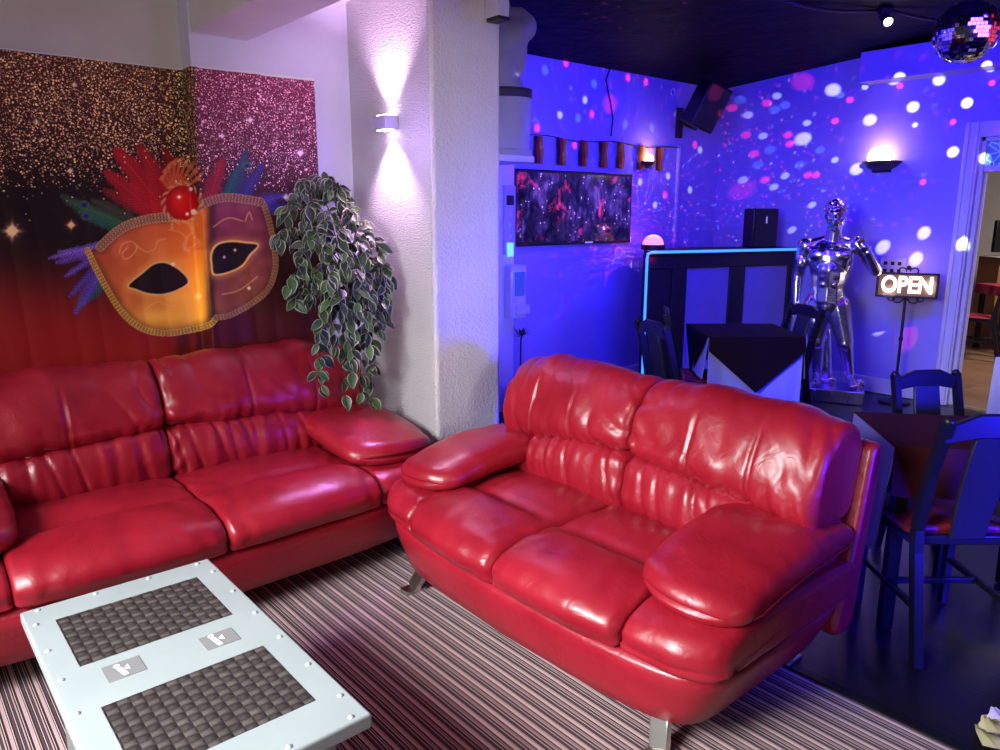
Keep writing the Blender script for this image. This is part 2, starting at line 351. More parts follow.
def make_sofa(name, label, half, seat_half, loc, rotz, seed):
    root = thing(name, label, 'sofa', loc, rotz)
    HL = half
    def bow(x, y, z):
        k = max(0, min(1, -y / .475)); e = abs(x) / HL
        return Vector((x, y + .075 * k * e ** 2.2 + .05 * k * max(0, (e - .86) / .14) ** 2, z))
    nz = lambda a, b_, c: noise.noise(Vector((a, b_, c + seed)))
    # --- base skirt
    b = MB(); rings = []
    K = 96
    for z, ins, fr in ((.108, .17, .050), (.115, .155, .038), (.17, .105, .024), (.24, .045, .006), (.282, .022, .0), (.290, .035, .008), (.312, .09, .03)):
        ring = []
        for q in range(K):
            a = 2 * PI * q / K; ca, sa = math.cos(a), math.sin(a); ex = 2 / 9
            x = (HL - ins * .55) * math.copysign(abs(ca) ** ex, ca); y = .455 * math.copysign(abs(sa) ** ex, sa)
            if y < 0: y += fr * min(1, -y / .45)
            else: y -= .03
            ring.append(bow(x, y, z))
        rings.append(ring)
    vs = [p for rg in rings for p in rg]; fs = []
    for i in range(len(rings) - 1):
        for q in range(K): q2 = (q + 1) % K; fs.append((i * K + q, i * K + q2, (i + 1) * K + q2, (i + 1) * K + q))
    fs.append(tuple(range(K))); fs.append(tuple((len(rings) - 1) * K + q for q in range(K)))
    b.add(vs, fs); b.build('base', RED, root, 60)
    # --- seat cushions
    seat = [(.22, .30, 0), (.24, .40, 0), (.17, .432, .3), (.0, .438, 1), (-.10, .437, .6), (-.165, .434, .15), (-.23, .438, .9), (-.33, .436, 1), (-.42, .415, 1), (-.468, .375, 1), (-.468, .335, .6), (-.448, .303, 0), (-.30, .297, 0), (0, .297, 0)]
    def sdisp(c, u, t, p):
        ed = min(u, 1 - u) * 2 * .5
        g = .0045 * math.sin(c * 70 + 9 * nz(c * 3, p[0] * 6, 1)) * math.exp(-ed / .12) * (1 if p[1] > .33 else 0)
        return g + .006 * nz(c * 5, p[0] * 7, p[1] * 5) + .004 * nz(c * 14, p[0] * 9, 2)
    for x0, x1 in ((-seat_half, 0), (0, seat_half)):
        v, f = loft(seat, x0 + .0015, x1 - .0015, .022, lambda a, b_, c: bow(c, a, b_), 6, .012, .030, sdisp)
        o = MB().add(v, f).build('seat_cushion', RED, root, 180)
        # piping seam along the front
    wing = [(.40, .30, 0), (.41, .40, 0), (.30, .425, .3), (0, .43, .6), (-.25, .43, .8), (-.40, .412, 1), (-.455, .37, 1), (-.455, .335, .6), (-.438, .303, 0), (-.2, .297, 0), (.2, .297, 0)]
    for sx in (-1, 1):
        x0, x1 = sorted((sx * seat_half, sx * HL))
        ra, rb = (.02, .028) if sx > 0 else (.028, .02)
        v, f = loft(wing, x0 + .0015, x1, ra, lambda a, b_, c: bow(c, a, b_), 6, .012, .014, sdisp, rb)
        MB().add(v, f).build('side_wing', RED, root, 180)
    # --- arm pads
    arm_w = HL - seat_half + .06
    aw = arm_w / 2
    arm = [(aw * math.copysign(abs(math.cos(a)) ** .62, math.cos(a)), .054 * math.copysign(abs(math.sin(a)) ** .75, math.sin(a)), 1) for a in [2 * PI * i / 14 for i in range(14)]]
    for sx in (-1, 1):
        cx = sx * (HL - aw + .004)
        def am(a, b_, c, cx=cx, sx=sx):
            t = (c + .345) / .72
            zc = .468 + .060 * math.sin(min(1, t * 1.25) * PI / 2) - .02 * max(0, t - .7)
            th = .62 + .55 * math.sin(PI * min(1, .12 + t * .8))
            y = c + .03 * (a / aw * sx) ** 2 + (.045 * (abs(a) / aw) ** 2.5 if t < .3 else 0) * (1 - t / .3 if t < .3 else 0)
            return Vector((cx + a - sx * .012 * t, y, zc + b_ * th - .06 * (a * sx / aw) * (.35 + .2 * t) * .5))
        def ad(c, u, t, p): return .006 * nz(c * 6, p[0] * 8, p[1] * 9) + .003 * nz(c * 16, p[0] * 14, 3)
        v, f = loft(arm, -.345, .36, .044, am, 5, .014, .008, ad)
        o = MB().add(v, f).build('armrest', RED, root, 180)
        b = MB(); pp = []
        for i in range(25):
            q = i / 24; c = .30 - .62 * q
            pp.append(am(aw * 1.0 + .010 - max(0, (q - .9) / .1) ** 2 * .03 if sx > 0 else -aw - .010 + max(0, (q - .9) / .1) ** 2 * .03, -.016, c))
        b.tube(pp, .0032, 6); b.build('seam', STITCH, o, 180)
    # --- back frame
    fr = [(.30, .20, 1), (.37, .45, 1), (.425, .70, 1), (.445, .775, 1), (.475, .79, 1), (.50, .77, 1), (.49, .62, 1), (.455, .42, 1), (.42, .20, 1)]
    v, f = loft(fr, -HL + .05, HL - .005, .02, lambda a, b_, c: Vector((c, a, b_)), 4, .06)
    MB().add(v, f).build('back_frame', RED, root, 180)
    # --- back cushions: head roll and lumbar
    bh = HL - .085; bx = .045 if HL < .9 else 0
    head = [(.20, .585, .2), (.155, .605, .8), (.140, .66, 1), (.165, .735, 1), (.215, .805, 1), (.285, .848, .8), (.36, .852, .5), (.415, .82, .3), (.435, .74, 0), (.41, .64, 0), (.34, .585, 0)]
    lum = [(.30, .40, 0), (.19, .405, .2), (.125, .43, .8), (.108, .485, 1), (.122, .545, 1), (.165, .588, .6), (.24, .60, .1), (.36, .58, 0), (.36, .45, 0)]
    for sx in (-1, 1):
        x0, x1 = sorted((0, sx * bh))
        def arch(x): u = abs(x) / bh; return .040 * math.cos(min(1, u) * PI * .62) - .055 * max(0, u - .6) - .012
        def bm_(a, b_, c):
            k = math.exp(-((b_ - .59) / .07) ** 2); e = abs(c) / bh
            return Vector((c + bx, a + .02 * e ** 4, .4 + (b_ - .4) * 1.085 + arch(c) * k - .028 * max(0, e - .72) / .28 * max(0, b_ - .6) / .25))
        def hd(c, u, t, p):
            near = math.exp(-max(0, p[1] - .58) / .06); e2 = min(abs(c), abs(abs(c) - bh))
            side = math.exp(-e2 / .07)
            g = .007 * abs(math.sin(c * 48 + 5 * nz(c * 4, 3, p[1] * 5))) * near
            g += .007 * math.sin(p[1] * 75 + c * 60 + 4 * nz(c * 9, 5, 1)) * side * (.3 + near)
            # two stitched vertical tucks
            for f0 in (.38, .70):
                g -= .010 * math.exp(-((abs(c) - bh * f0) / .006) ** 2) * (1 if p[1] < .76 else max(0, 1 - (p[1] - .76) / .05))
            fold = max(0, 1 - abs(nz(c * 7 + p[1] * 6, p[1] * 5 - c * 3, 14)) * 3.2) ** 2
            return g + .014 * nz(c * 5, p[1] * 7, 4) + .006 * nz(c * 13 + p[1] * 8, p[1] * 11, 8) - .011 * fold * (.25 + near + side)
        def ld(c, u, t, p):
            g = (.0085 * nz(c * 26, p[1] * 3.5, 6) - .010 * max(0, 1 - abs(nz(c * 11 + p[1] * 3, p[1] * 2, 21)) * 3.5) ** 2) * (1 if p[0] < .25 else 0)
            e2 = min(abs(c), abs(abs(c) - bh)); g += .006 * math.sin(p[1] * 85 + 6 * nz(c * 8, 2, 2)) * math.exp(-e2 / .07)
            return g + .006 * nz(c * 6, p[1] * 8, 4)
        v, f = loft(head, x0 + .001, x1 - .001, .032, bm_, 7, .0075, .024, hd)
        o = MB().add(v, f).build('back_cushion', RED, root, 180)
        v, f = loft(lum, x0 + .001, x1 - .001 - (0 if sx < 0 else .0), .030, bm_, 7, .0075, .022, ld)
        MB().add(v, f).build('lumbar_pad', RED, o, 180)
    # --- legs: slanted chrome blades
    for sx in (-1, 1):
        for yy, dy in ((-.30, -.055), (.30, .05)):
            b = MB(); x = sx * (HL - .22)
            b.bar((x, yy, .13), (x + sx * .04, yy + dy, .012), .022, .06, (1, 0, 0)); b.box(x + sx * .04 - .03, x + sx * .04 + .03, yy + dy - .045, yy + dy + .045, 0, .013)
            b.build('leg', CHROME, root, 30, .003)
    return root

make_sofa('leather_loveseat', 'red leather two-seater with chrome legs, standing out in the room in front of the pillar', .80, .515, (1.905, 1.738, 0), -PI / 2, 3.3)
make_sofa('leather_sofa', 'red leather sofa along the wall under the printed mask backdrop', 1.03, .655, (.885, 2.993, 0), 0, 11.7)

# ================================================================== COFFEE TABLE (trunk)
TX0, TX1, TY0, TY1, TZ = .210, .714, 1.258, 2.236, .45
tb = thing('trunk_table', 'white painted trunk coffee table with dark woven panels set in its top', 'coffee table', ((TX0 + TX1) / 2, (TY0 + TY1) / 2, 0), 0)
hx, hy = (TX1 - TX0) / 2, (TY1 - TY0) / 2
TW = mat('pale_painted_wood', (.335, .38, .378), .42, bump=(9, .12, .01))
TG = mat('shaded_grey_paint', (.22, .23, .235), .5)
MB().box(-hx, hx, -hy, hy, TZ - .035, TZ - .0006).build('lid', TW, tb, 30, .006, 3)
MB().box(-hx + .06, hx - .06, -hy + .05, hy - .05, .05, TZ - .035).build('chest_body', TG, tb, 30, .005)
for sx in (-1, 1):
    for sy in (-1, 1): MB().box(sx * (hx - .09) - .03, sx * (hx - .09) + .03, sy * (hy - .08) - .03, sy * (hy - .08) + .03, 0, .055).build('foot', TG, tb, 30, .004)
def weave():
    m = bpy.data.materials.new('woven_strip_panel'); m.use_nodes = True; n = N(m.node_tree); b = n.n['Principled BSDF']
    tc = n('ShaderNodeTexCoord'); mp = n('ShaderNodeMapping'); mp.inputs['Scale'].default_value = (1 / .026, 1 / .022, 1); n.link(tc.outputs['Object'], mp.inputs[0])
    ck = n('ShaderNodeTexChecker', i_Scale=1.0); n.link(mp.outputs[0], ck.inputs[0])
    s = n('ShaderNodeSeparateXYZ'); n.link(mp.outputs[0], s.inputs[0])
    def bell(v): fr = n.math('FRACT', v); return n.math('SINE', n.math('MULTIPLY', fr, PI))
    bx, by = bell(s.outputs[0]), bell(s.outputs[1])
    hA = n.math('MULTIPLY', n.math('POWER', by, .35), n.math('ADD', n.math('MULTIPLY', bx, .75), .25)); hB = n.math('MULTIPLY', n.math('POWER', bx, .35), n.math('ADD', n.math('MULTIPLY', by, .75), .25))
    mx = n('ShaderNodeMix'); n.link(ck.outputs['Fac'], mx.inputs[0]); n.link(hA, mx.inputs[2]); n.link(hB, mx.inputs[3])
    nz = n('ShaderNodeTexNoise', i_Scale=14.0, i_Detail=3.0); n.link(tc.outputs['Object'], nz.inputs['Vector'])
    c = n.ramp(mx.outputs[0], [(.0, (.030, .026, .024)), (.5, (.050, .043, .040)), (1, (.085, .075, .070))])
    c = n.mix(1.0, c, n.ramp(ck.outputs['Fac'], [(0, (.58, .56, .56)), (1, (1.2, 1.2, 1.2))]), 'MULTIPLY')
    n.link(n.mix(.7, c, n.ramp(nz.outputs['Fac'], [(.3, (.6, .58, .56)), (.7, (1.2, 1.15, 1.1))]), 'MULTIPLY'), b.inputs['Base Color'])
    b.inputs['Roughness'].default_value = .5
    bp = n('ShaderNodeBump', i_Strength=.8, i_Distance=.006); n.link(mx.outputs[0], bp.inputs['Height']); n.link(bp.outputs[0], b.inputs['Normal'])
    return m
WV = weave(); PLATE = mat('grey_plate', (.22, .22, .22), .4); LOGO = mat('white_print', (.85, .85, .85), .5); RIVET = mat('painted_nail_head', (.42, .47, .47), .35)
cx_, cy_ = (TX0 + TX1) / 2, (TY0 + TY1) / 2
def tl(px, py): p = onz(px, py, TZ); return (p.x - cx_, p.y - cy_)
A = [tl(54, 617), tl(214, 574), tl(245, 613), tl(70, 667)]
x0 = -hx + .065; x1 = hx - .07
yA0, yA1 = (A[2][1] + A[3][1]) / 2, (A[0][1] + A[1][1]) / 2
Bq = [tl(87, 707), tl(280, 643)]; yB1 = (Bq[0][1] + Bq[1][1]) / 2; yB0 = yB1 - (yA1 - yA0) - .005
for y0, y1 in ((yA0, yA1), (yB0, yB1)): MB().box(x0, x1, y0, y1, TZ - .006, TZ).build('woven_panel', WV, tb, 30, .002)
for q in (((101, 667), (140, 656), (147, 670), (107, 683)), ((198, 637), (234, 628), (240, 640), (205, 651))):
    p = [tl(*a) for a in q]; xa, xb = (p[0][0] + p[3][0]) / 2, (p[1][0] + p[2][0]) / 2; ya, yb = (p[3][1] + p[2][1]) / 2, (p[0][1] + p[1][1]) / 2
    pl = MB().box(xa, xb, ya, yb, TZ - .006, TZ + .0008).build('name_plate', PLATE, tb, 30, .001)
    bb = MB(); e0 = q[0]; ox, oy = (0, 0) if e0[0] < 150 else (94.2, -29.8)
    P3 = lambda px, py: Vector((*tl(px + ox, py + oy), TZ + .0012))
    bb.bar(P3(118.5, 668.2), P3(127, 674.6), .011, .0012)
    pr_ = P3(116.6, 666.6); bb.lathe([(.0035, TZ + .0006), (.0075, TZ + .0006), (.0075, TZ + .0018), (.0035, TZ + .0018), (.0035, TZ + .0006)], 14, Matrix.Translation((pr_.x, pr_.y, 0)))
    tr_ = [P3(124.5, 668.5), P3(130.5, 668.6), P3(127.5, 664.2)]; bb.prism([(v.x, v.y) for v in tr_], TZ + .0006, TZ + .0018)
    tag(bb.build('emblem', LOGO, pl, 30), 'white printed emblem')
rv = [(-hx + .04 + (2 * hx - .08) * i / 3, hy - .02) for i in range(4)] + [(-hx + .04 + (2 * hx - .08) * i / 3, -hy + .02) for i in range(4)]
rv += [(s * (hx - .022), -hy + .1 + (2 * hy - .2) * i / 5) for s in (-1, 1) for i in range(6)]
for x, y in rv:
    MB().lathe([(.0001, .005), (.004, .0042), (.0075, .0015), (.008, -.001)], 12, Matrix.Translation((x, y, TZ - .0012))).build('nail_head', RIVET, tb, 180)

# ================================================================== PRINTED BACKDROP
def poly_in(x, y, P):
    ins = np.zeros(x.shape, bool); n = len(P)
    for i in range(n):
        (x1, y1), (x2, y2) = P[i], P[(i + 1) % n]
        c = ((y1 > y) != (y2 > y)) & (x < (x2 - x1) * (y - y1) / ((y2 - y1) or 1e-9) + x1); ins ^= c
    return ins
def line_d(x, y, P):
    d = np.full(x.shape, 1e9); tt = np.zeros(x.shape); acc = 0
    for (x1, y1), (x2, y2) in zip(P[:-1], P[1:]):
        L = math.hypot(x2 - x1, y2 - y1); t = np.clip(((x - x1) * (x2 - x1) + (y - y1) * (y2 - y1)) / (L * L + 1e-9), 0, 1)
        q = np.hypot(x - x1 - t * (x2 - x1), y - y1 - t * (y2 - y1)); m = q < d; d[m] = q[m]; tt[m] = acc + t[m] * L; acc += L
    return d, tt
def smooth_line(P, n=8, closed=False):
    out = []; k = len(P)
    for i in range(k if closed else k - 1):
        g = (lambda j: P[j % k]) if closed else (lambda j: P[max(0, min(k - 1, j))])
        p0, p1, p2, p3 = g(i - 1), g(i), g(i + 1), g(i + 2)
        for s in range(n):
            t = s / n; out.append(tuple(.5 * (2 * b + (c - a) * t + (2 * a - 5 * b + 4 * c - d) * t * t + (3 * b - a - 3 * c + d) * t ** 3) for a, b, c, d in zip(p0, p1, p2, p3)))
    if not closed: out.append(P[-1])
    return out
Z3 = lambda L: [(40 + a / 3.408, 130 + b / 3.408) for a, b in L]      # from the study sheet's coordinates
def sst(a, b, v): t = np.clip((v - a) / (b - a), 0, 1); return t * t * (3 - 2 * t)
def vnoise(x, y, s, seed):
    r = np.random.RandomState(seed).rand(256, 256); xx, yy = x / s, y / s; xi, yi = np.floor(xx).astype(int), np.floor(yy).astype(int); fx, fy = xx - xi, yy - yi
    fx = fx * fx * (3 - 2 * fx); fy = fy * fy * (3 - 2 * fy); g = lambda a, b: r[a % 256, b % 256]
    return (g(xi, yi) * (1 - fx) + g(xi + 1, yi) * fx) * (1 - fy) + (g(xi, yi + 1) * (1 - fx) + g(xi + 1, yi + 1) * fx) * fy
def paint(x, y):
    """print design, pink light and corner shade included; x,y in study-sheet units (1 = about 3.3 mm on the cloth); returns sRGB 0-255 and glitter density, glitter tint"""
    rgb = np.zeros(x.shape + (3,)); 
    def over(m, c):
        m = np.clip(m, 0, 1)[..., None]; rgb[:] = rgb * (1 - m) + np.asarray(c, float) * m
    right = sst(192, 200, x)  # pink light on the right part is painted into the print
    over(np.ones_like(x), (44, 14, 16))
    over(sst(185, 60, y) * (1 - right), (74, 30, 26)); over(sst(140, 200, y) * (1 - right) * sst(300, 240, y), (24, 9, 12))
    over(sst(215, 70, y) * right * .95, (122, 26, 58)); over(sst(240, 205, y) * right * .3, (70, 20, 60))
    over(sst(235, 345, y + (60 - x) * .12) * (1 - right * .55), (150, 28, 26)); over(right * sst(300, 345, y) * .5, (70, 8, 20))
    over(np.exp(-((x - 184) / 9) ** 2) * .45, (16, 5, 6))  # shade of the wall corner painted as a dark band
    gl = np.clip(sst(205, 130, y) * .95 + .05 * sst(240, 190, y), 0, 1) * (1 - right) + right * sst(212, 140, y) * .95
    # feathers
    def feather(bx, by, tx, ty, w, c1, c2, seed, k=1.0):
        dx, dy = tx - bx, ty - by; L = math.hypot(dx, dy); t = ((x - bx) * dx + (y - by) * dy) / (L * L); s = (-(x - bx) * dy + (y - by) * dx) / L
        ww = w * np.sqrt(np.clip(np.sin(np.clip(t, 0, 1) ** .8 * PI * .93 + .1), 0, 1))
        barb = .5 + .5 * np.sin((t * L - np.abs(s) * 1.2) * 1.7 + 4 * vnoise(x, y, 7, seed)); edge = ww * (.62 + .62 * vnoise(t * L + np.abs(s), s * .2, 1.6, seed + 1))
        m = sst(1.05, .45, np.abs(s) / (edge + 1e-3)) * (t > -.02) * (t < 1.03)
        col = np.asarray(c1)[None] * barb[..., None] + np.asarray(c2)[None] * (1 - barb[..., None])
        mm = np.clip(m * k * .82, 0, 1)[..., None]; rgb[:] = rgb * (1 - mm) + col * mm
        mm = (np.exp(-(s / .8) ** 2) * (t > 0) * (t < .95) * .4)[..., None]; rgb[:] = rgb * (1 - mm) + np.asarray(c1) * 1.15 * mm
        return m
    g2 = gl
    for a in ((150, 235, 58, 262, 9, (120, 84, 190), (62, 40, 120), 5), (128, 250, 60, 252, 7, (150, 110, 210), (70, 48, 130), 6), (108, 255, 76, 312, 9, (112, 80, 190), (46, 40, 110), 7), (112, 270, 90, 300, 8, (40, 96, 90), (30, 44, 90), 8),
              (120, 232, 62, 196, 11, (52, 92, 66), (30, 48, 40), 9), (130, 228, 80, 212, 9, (40, 110, 96), (24, 60, 60), 10), (150, 215, 104, 190, 10, (150, 30, 40), (96, 12, 24), 11),
              (170, 225, 106, 172, 15, (196, 26, 46), (142, 10, 28), 12), (178, 225, 116, 150, 17, (204, 26, 40), (146, 10, 24), 13), (184, 222, 140, 148, 15, (190, 20, 32), (128, 8, 18), 14), (192, 215, 165, 150, 12, (150, 12, 22), (92, 5, 12), 15),
              (205, 210, 222, 160, 13, (170, 30, 62), (118, 14, 42), 16), (225, 215, 246, 152, 11, (52, 70, 110), (30, 40, 80), 17), (220, 212, 238, 168, 8, (30, 92, 96), (24, 50, 70), 18), (232, 215, 262, 165, 10, (60, 50, 140), (36, 30, 90), 19),
              (118, 240, 50, 258, 6, (140, 104, 205), (66, 44, 124), 31), (112, 246, 66, 276, 6, (120, 90, 200), (56, 40, 116), 32), (106, 262, 82, 306, 6, (104, 76, 190), (46, 40, 110), 33), (104, 258, 70, 296, 6, (96, 70, 180), (40, 36, 100), 34), (126, 224, 70, 202, 7, (60, 110, 70), (34, 60, 44), 35), (135, 220, 92, 200, 8, (70, 80, 60), (40, 44, 36), 36), (250, 205, 284, 196, 9, (80, 66, 190), (44, 36, 120), 20), (252, 212, 292, 206, 8, (66, 62, 180), (36, 30, 110), 21)):
        m = feather(*a); gl = gl * (1 - .85 * m)
    for ex, ey in ((86, 216), (84, 205), (247, 166)):
        d = np.hypot(x - ex, (y - ey) * 1.2); over(sst(6, 5, d), (60, 88, 40)); over(sst(4.4, 3.6, d), (36, 60, 120)); over(sst(2.2, 1.6, d), (20, 18, 50))
    # mask
    out = smooth_line(Z3([(160, 410), (205, 398), (250, 352), (310, 315), (380, 296), (450, 290), (500, 262), (560, 240), (640, 222), (715, 226), (752, 236), (770, 262), (792, 330), (806, 420), (806, 490), (780, 552), (720, 600), (650, 640), (605, 648),
                          (575, 668), (500, 690), (420, 698), (350, 680), (280, 625), (228, 540), (190, 470), (165, 425)]), 6, True)
    ins = poly_in(x, y, out).astype(float); gl = gl * (1 - ins)
    mr = sst(204, 213, x)
    base = np.zeros_like(rgb); 
    tl_ = np.clip((x - 90) / 120, 0, 1); tv = np.clip((y - 225) / 105, 0, 1)
    cA = np.array((176, 72, 58.)); cB = np.array((226, 112, 40.)); cC = np.array((214, 150, 52.)); cD = np.array((196, 96, 46.))
    L_ = (cA * (1 - tl_[..., None]) + cB * tl_[..., None]) * (1 - tv[..., None]) + (cD * (1 - tl_[..., None]) + cC * tl_[..., None]) * tv[..., None]
    R_ = np.array((122, 48, 72.)) * (1 - tv[..., None]) + np.array((136, 74, 44.)) * tv[..., None]
    base = L_ * (1 - mr[..., None]) + R_ * mr[..., None]
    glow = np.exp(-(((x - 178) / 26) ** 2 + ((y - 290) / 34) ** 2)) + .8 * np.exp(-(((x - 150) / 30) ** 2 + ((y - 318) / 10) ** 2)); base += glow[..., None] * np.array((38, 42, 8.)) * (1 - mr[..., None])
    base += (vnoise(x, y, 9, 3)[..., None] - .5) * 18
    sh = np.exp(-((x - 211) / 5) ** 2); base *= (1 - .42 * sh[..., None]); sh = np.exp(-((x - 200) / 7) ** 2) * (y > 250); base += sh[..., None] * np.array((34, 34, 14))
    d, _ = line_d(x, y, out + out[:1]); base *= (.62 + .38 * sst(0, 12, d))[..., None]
    rgb[:] = rgb * (1 - ins[..., None]) + base * ins[..., None]
    # faint scroll drawing
    for P in ([(270, 420), (280, 390), (310, 380), (330, 400), (315, 425), (290, 440), (280, 420), (300, 400)], [(330, 395), (360, 415), (390, 405), (400, 380), (430, 370)], [(440, 340), (480, 350), (500, 380), (490, 410), (515, 400), (540, 380)],
              [(590, 330), (640, 300), (690, 310)], [(700, 310), (712, 280), (722, 305)], [(360, 610), (400, 585), (450, 600), (480, 580), (520, 600)], [(620, 560), (680, 545), (740, 500)]):
        d, t = line_d(x, y, smooth_line(Z3(P), 6)); over(sst(1.1, .4, d) * ins * .55, (232, 168, 110))
    # eyes
    for P in ([(300, 530), (345, 490), (385, 458), (430, 452), (480, 480), (506, 518), (470, 545), (420, 560), (370, 558), (330, 545)], [(585, 420), (605, 390), (650, 380), (700, 384), (742, 392), (715, 425), (690, 460), (650, 482), (595, 492), (586, 460)]):
        e = smooth_line(Z3(P), 6, True); i_ = poly_in(x, y, e); d, _ = line_d(x, y, e + e[:1])
        over(sst(8, 2, d) * ins * .30, (238, 160, 80)); over(sst(1.8, .9, d), (222, 168, 100)); over(i_ * sst(.2, 1.2, d), (26, 11, 14))
    # braided trims
    def braid(P, w, c1, c2, cc):
        d, t = line_d(x, y, smooth_line(Z3(P), 8)); sgn = np.sin(t * 2.0) ; z = .5 + .5 * np.sin(t * 1.9 + np.where(d > w * .5, PI, 0)) * np.cos(d / w * PI * 1.6)
        col = np.asarray(c1) * z[..., None] + np.asarray(c2) * (1 - z[..., None]); m = sst(w, w * .8, d)[..., None]; rgb[:] = rgb * (1 - m) + col * m
        over(sst(w * 1.0, w * .9, d) * sst(w * .7, w * .85, d) * .5, cc)
    braid([(162, 410), (190, 470), (228, 542), (280, 622), (345, 675), (420, 692), (500, 684), (575, 664), (600, 640)], 3.3, (224, 178, 84), (110, 62, 24), (240, 200, 110))
    braid([(600, 640), (650, 630), (715, 595), (775, 545), (800, 480), (800, 415), (785, 330), (765, 262), (750, 238)], 3.0, (176, 124, 84), (84, 44, 30), (190, 140, 100))
    braid([(205, 398), (255, 352), (310, 320), (380, 302), (450, 296)], 5.0, (196, 150, 116), (84, 44, 34), (214, 176, 130))
    braid([(545, 258), (590, 238), (640, 230), (700, 236), (750, 246)], 4.6, (176, 120, 110), (78, 36, 36), (190, 140, 120))
    # crown and jewel
    for a in range(9):
        th = PI * (.12 + .76 * a / 8); ex, ey = 180 - 24 * math.cos(th) * .8, 200 - 12 - 26 * math.sin(th)
        d, t = line_d(x, y, smooth_line([(180, 196), ((180 + ex) / 2 - 3, (196 + ey) / 2), (ex, ey), (ex + 3, ey - 4)], 5)); over(sst(2.2, 1.2, d) * .85, (206, 90, 54)); 
        d = np.hypot(x - ex, y - ey); over(sst(3.2, 2.2, d) * .8, (196, 110, 78))
    d = np.hypot(x - 182, (y - 203)); ang = np.arctan2(y - 203, x - 182); over(sst(22, 20.5, d) * sst(15, 17, d) * (.45 + .45 * np.sin(ang * 14 + d)), (206, 150, 110))
    d = np.hypot((x - 182) / 16.5, (y - 203) / 17.5); over(sst(1.03, .97, d), (200, 12, 16)); over(sst(.9, .2, np.hypot((x - 178) / 14, (y - 198) / 15)) * .5, (240, 40, 34)); over(sst(.3, 1, d) * sst(1.02, .98, d) * .35, (96, 2, 8))
    for (sx_, sy_, r) in ((194, 212, 4.2), (191, 189, 2.6), (187, 214, 2.4)): over(sst(r, r * .4, np.hypot(x - sx_, y - sy_)), (250, 214, 200))
    for P in ([(450, 335), (455, 310), (500, 315), (520, 350), (545, 390)], [(505, 310), (520, 340), (500, 370), (490, 395), (510, 415)]): d, t = line_d(x, y, smooth_line(Z3(P), 6)); over(sst(1.8, .8, d) * (.6 + .4 * np.sin(t * 2)), (214, 160, 100))
    # stars
    for sx_, sy_, r, c in ((12, 231, 15, (255, 214, 150)), (71, 225, 8, (255, 206, 140)), (70, 171, 6, (250, 220, 170)), (300, 153, 7, (255, 220, 235)), (179, 197, 4, (255, 230, 220)), (198, 296, 6, (255, 230, 150)), (286, 197, 6, (230, 220, 255)), (249, 288, 4, (255, 220, 190)), (74, 85, 5, (255, 220, 190)), (36, 122, 6, (255, 220, 180)), (250, 120, 6, (255, 220, 235)), (222, 136, 5, (255, 210, 235)), (173, 264, 4, (255, 230, 190)), (235, 250, 3, (230, 200, 190)), (224, 257, 3, (230, 200, 190))):
        dx, dy = np.abs(x - sx_), np.abs(y - sy_); d = np.hypot(dx, dy)
        s = np.exp(-(dx / (r * .12)) ** 2 - (dy / (r * .55)) ** 2) + np.exp(-(dy / (r * .12)) ** 2 - (dx / (r * .55)) ** 2) + .7 * np.exp(-((dx - dy) / (r * .12)) ** 2 - ((dx + dy) / (r * .6)) ** 2) + np.exp(-(d / (r * .25)) ** 2) + .25 * np.exp(-(d / (r * .6)) ** 2)
        over(np.clip(s, 0, 1), c)
    return np.clip(rgb, 0, 255), gl, right

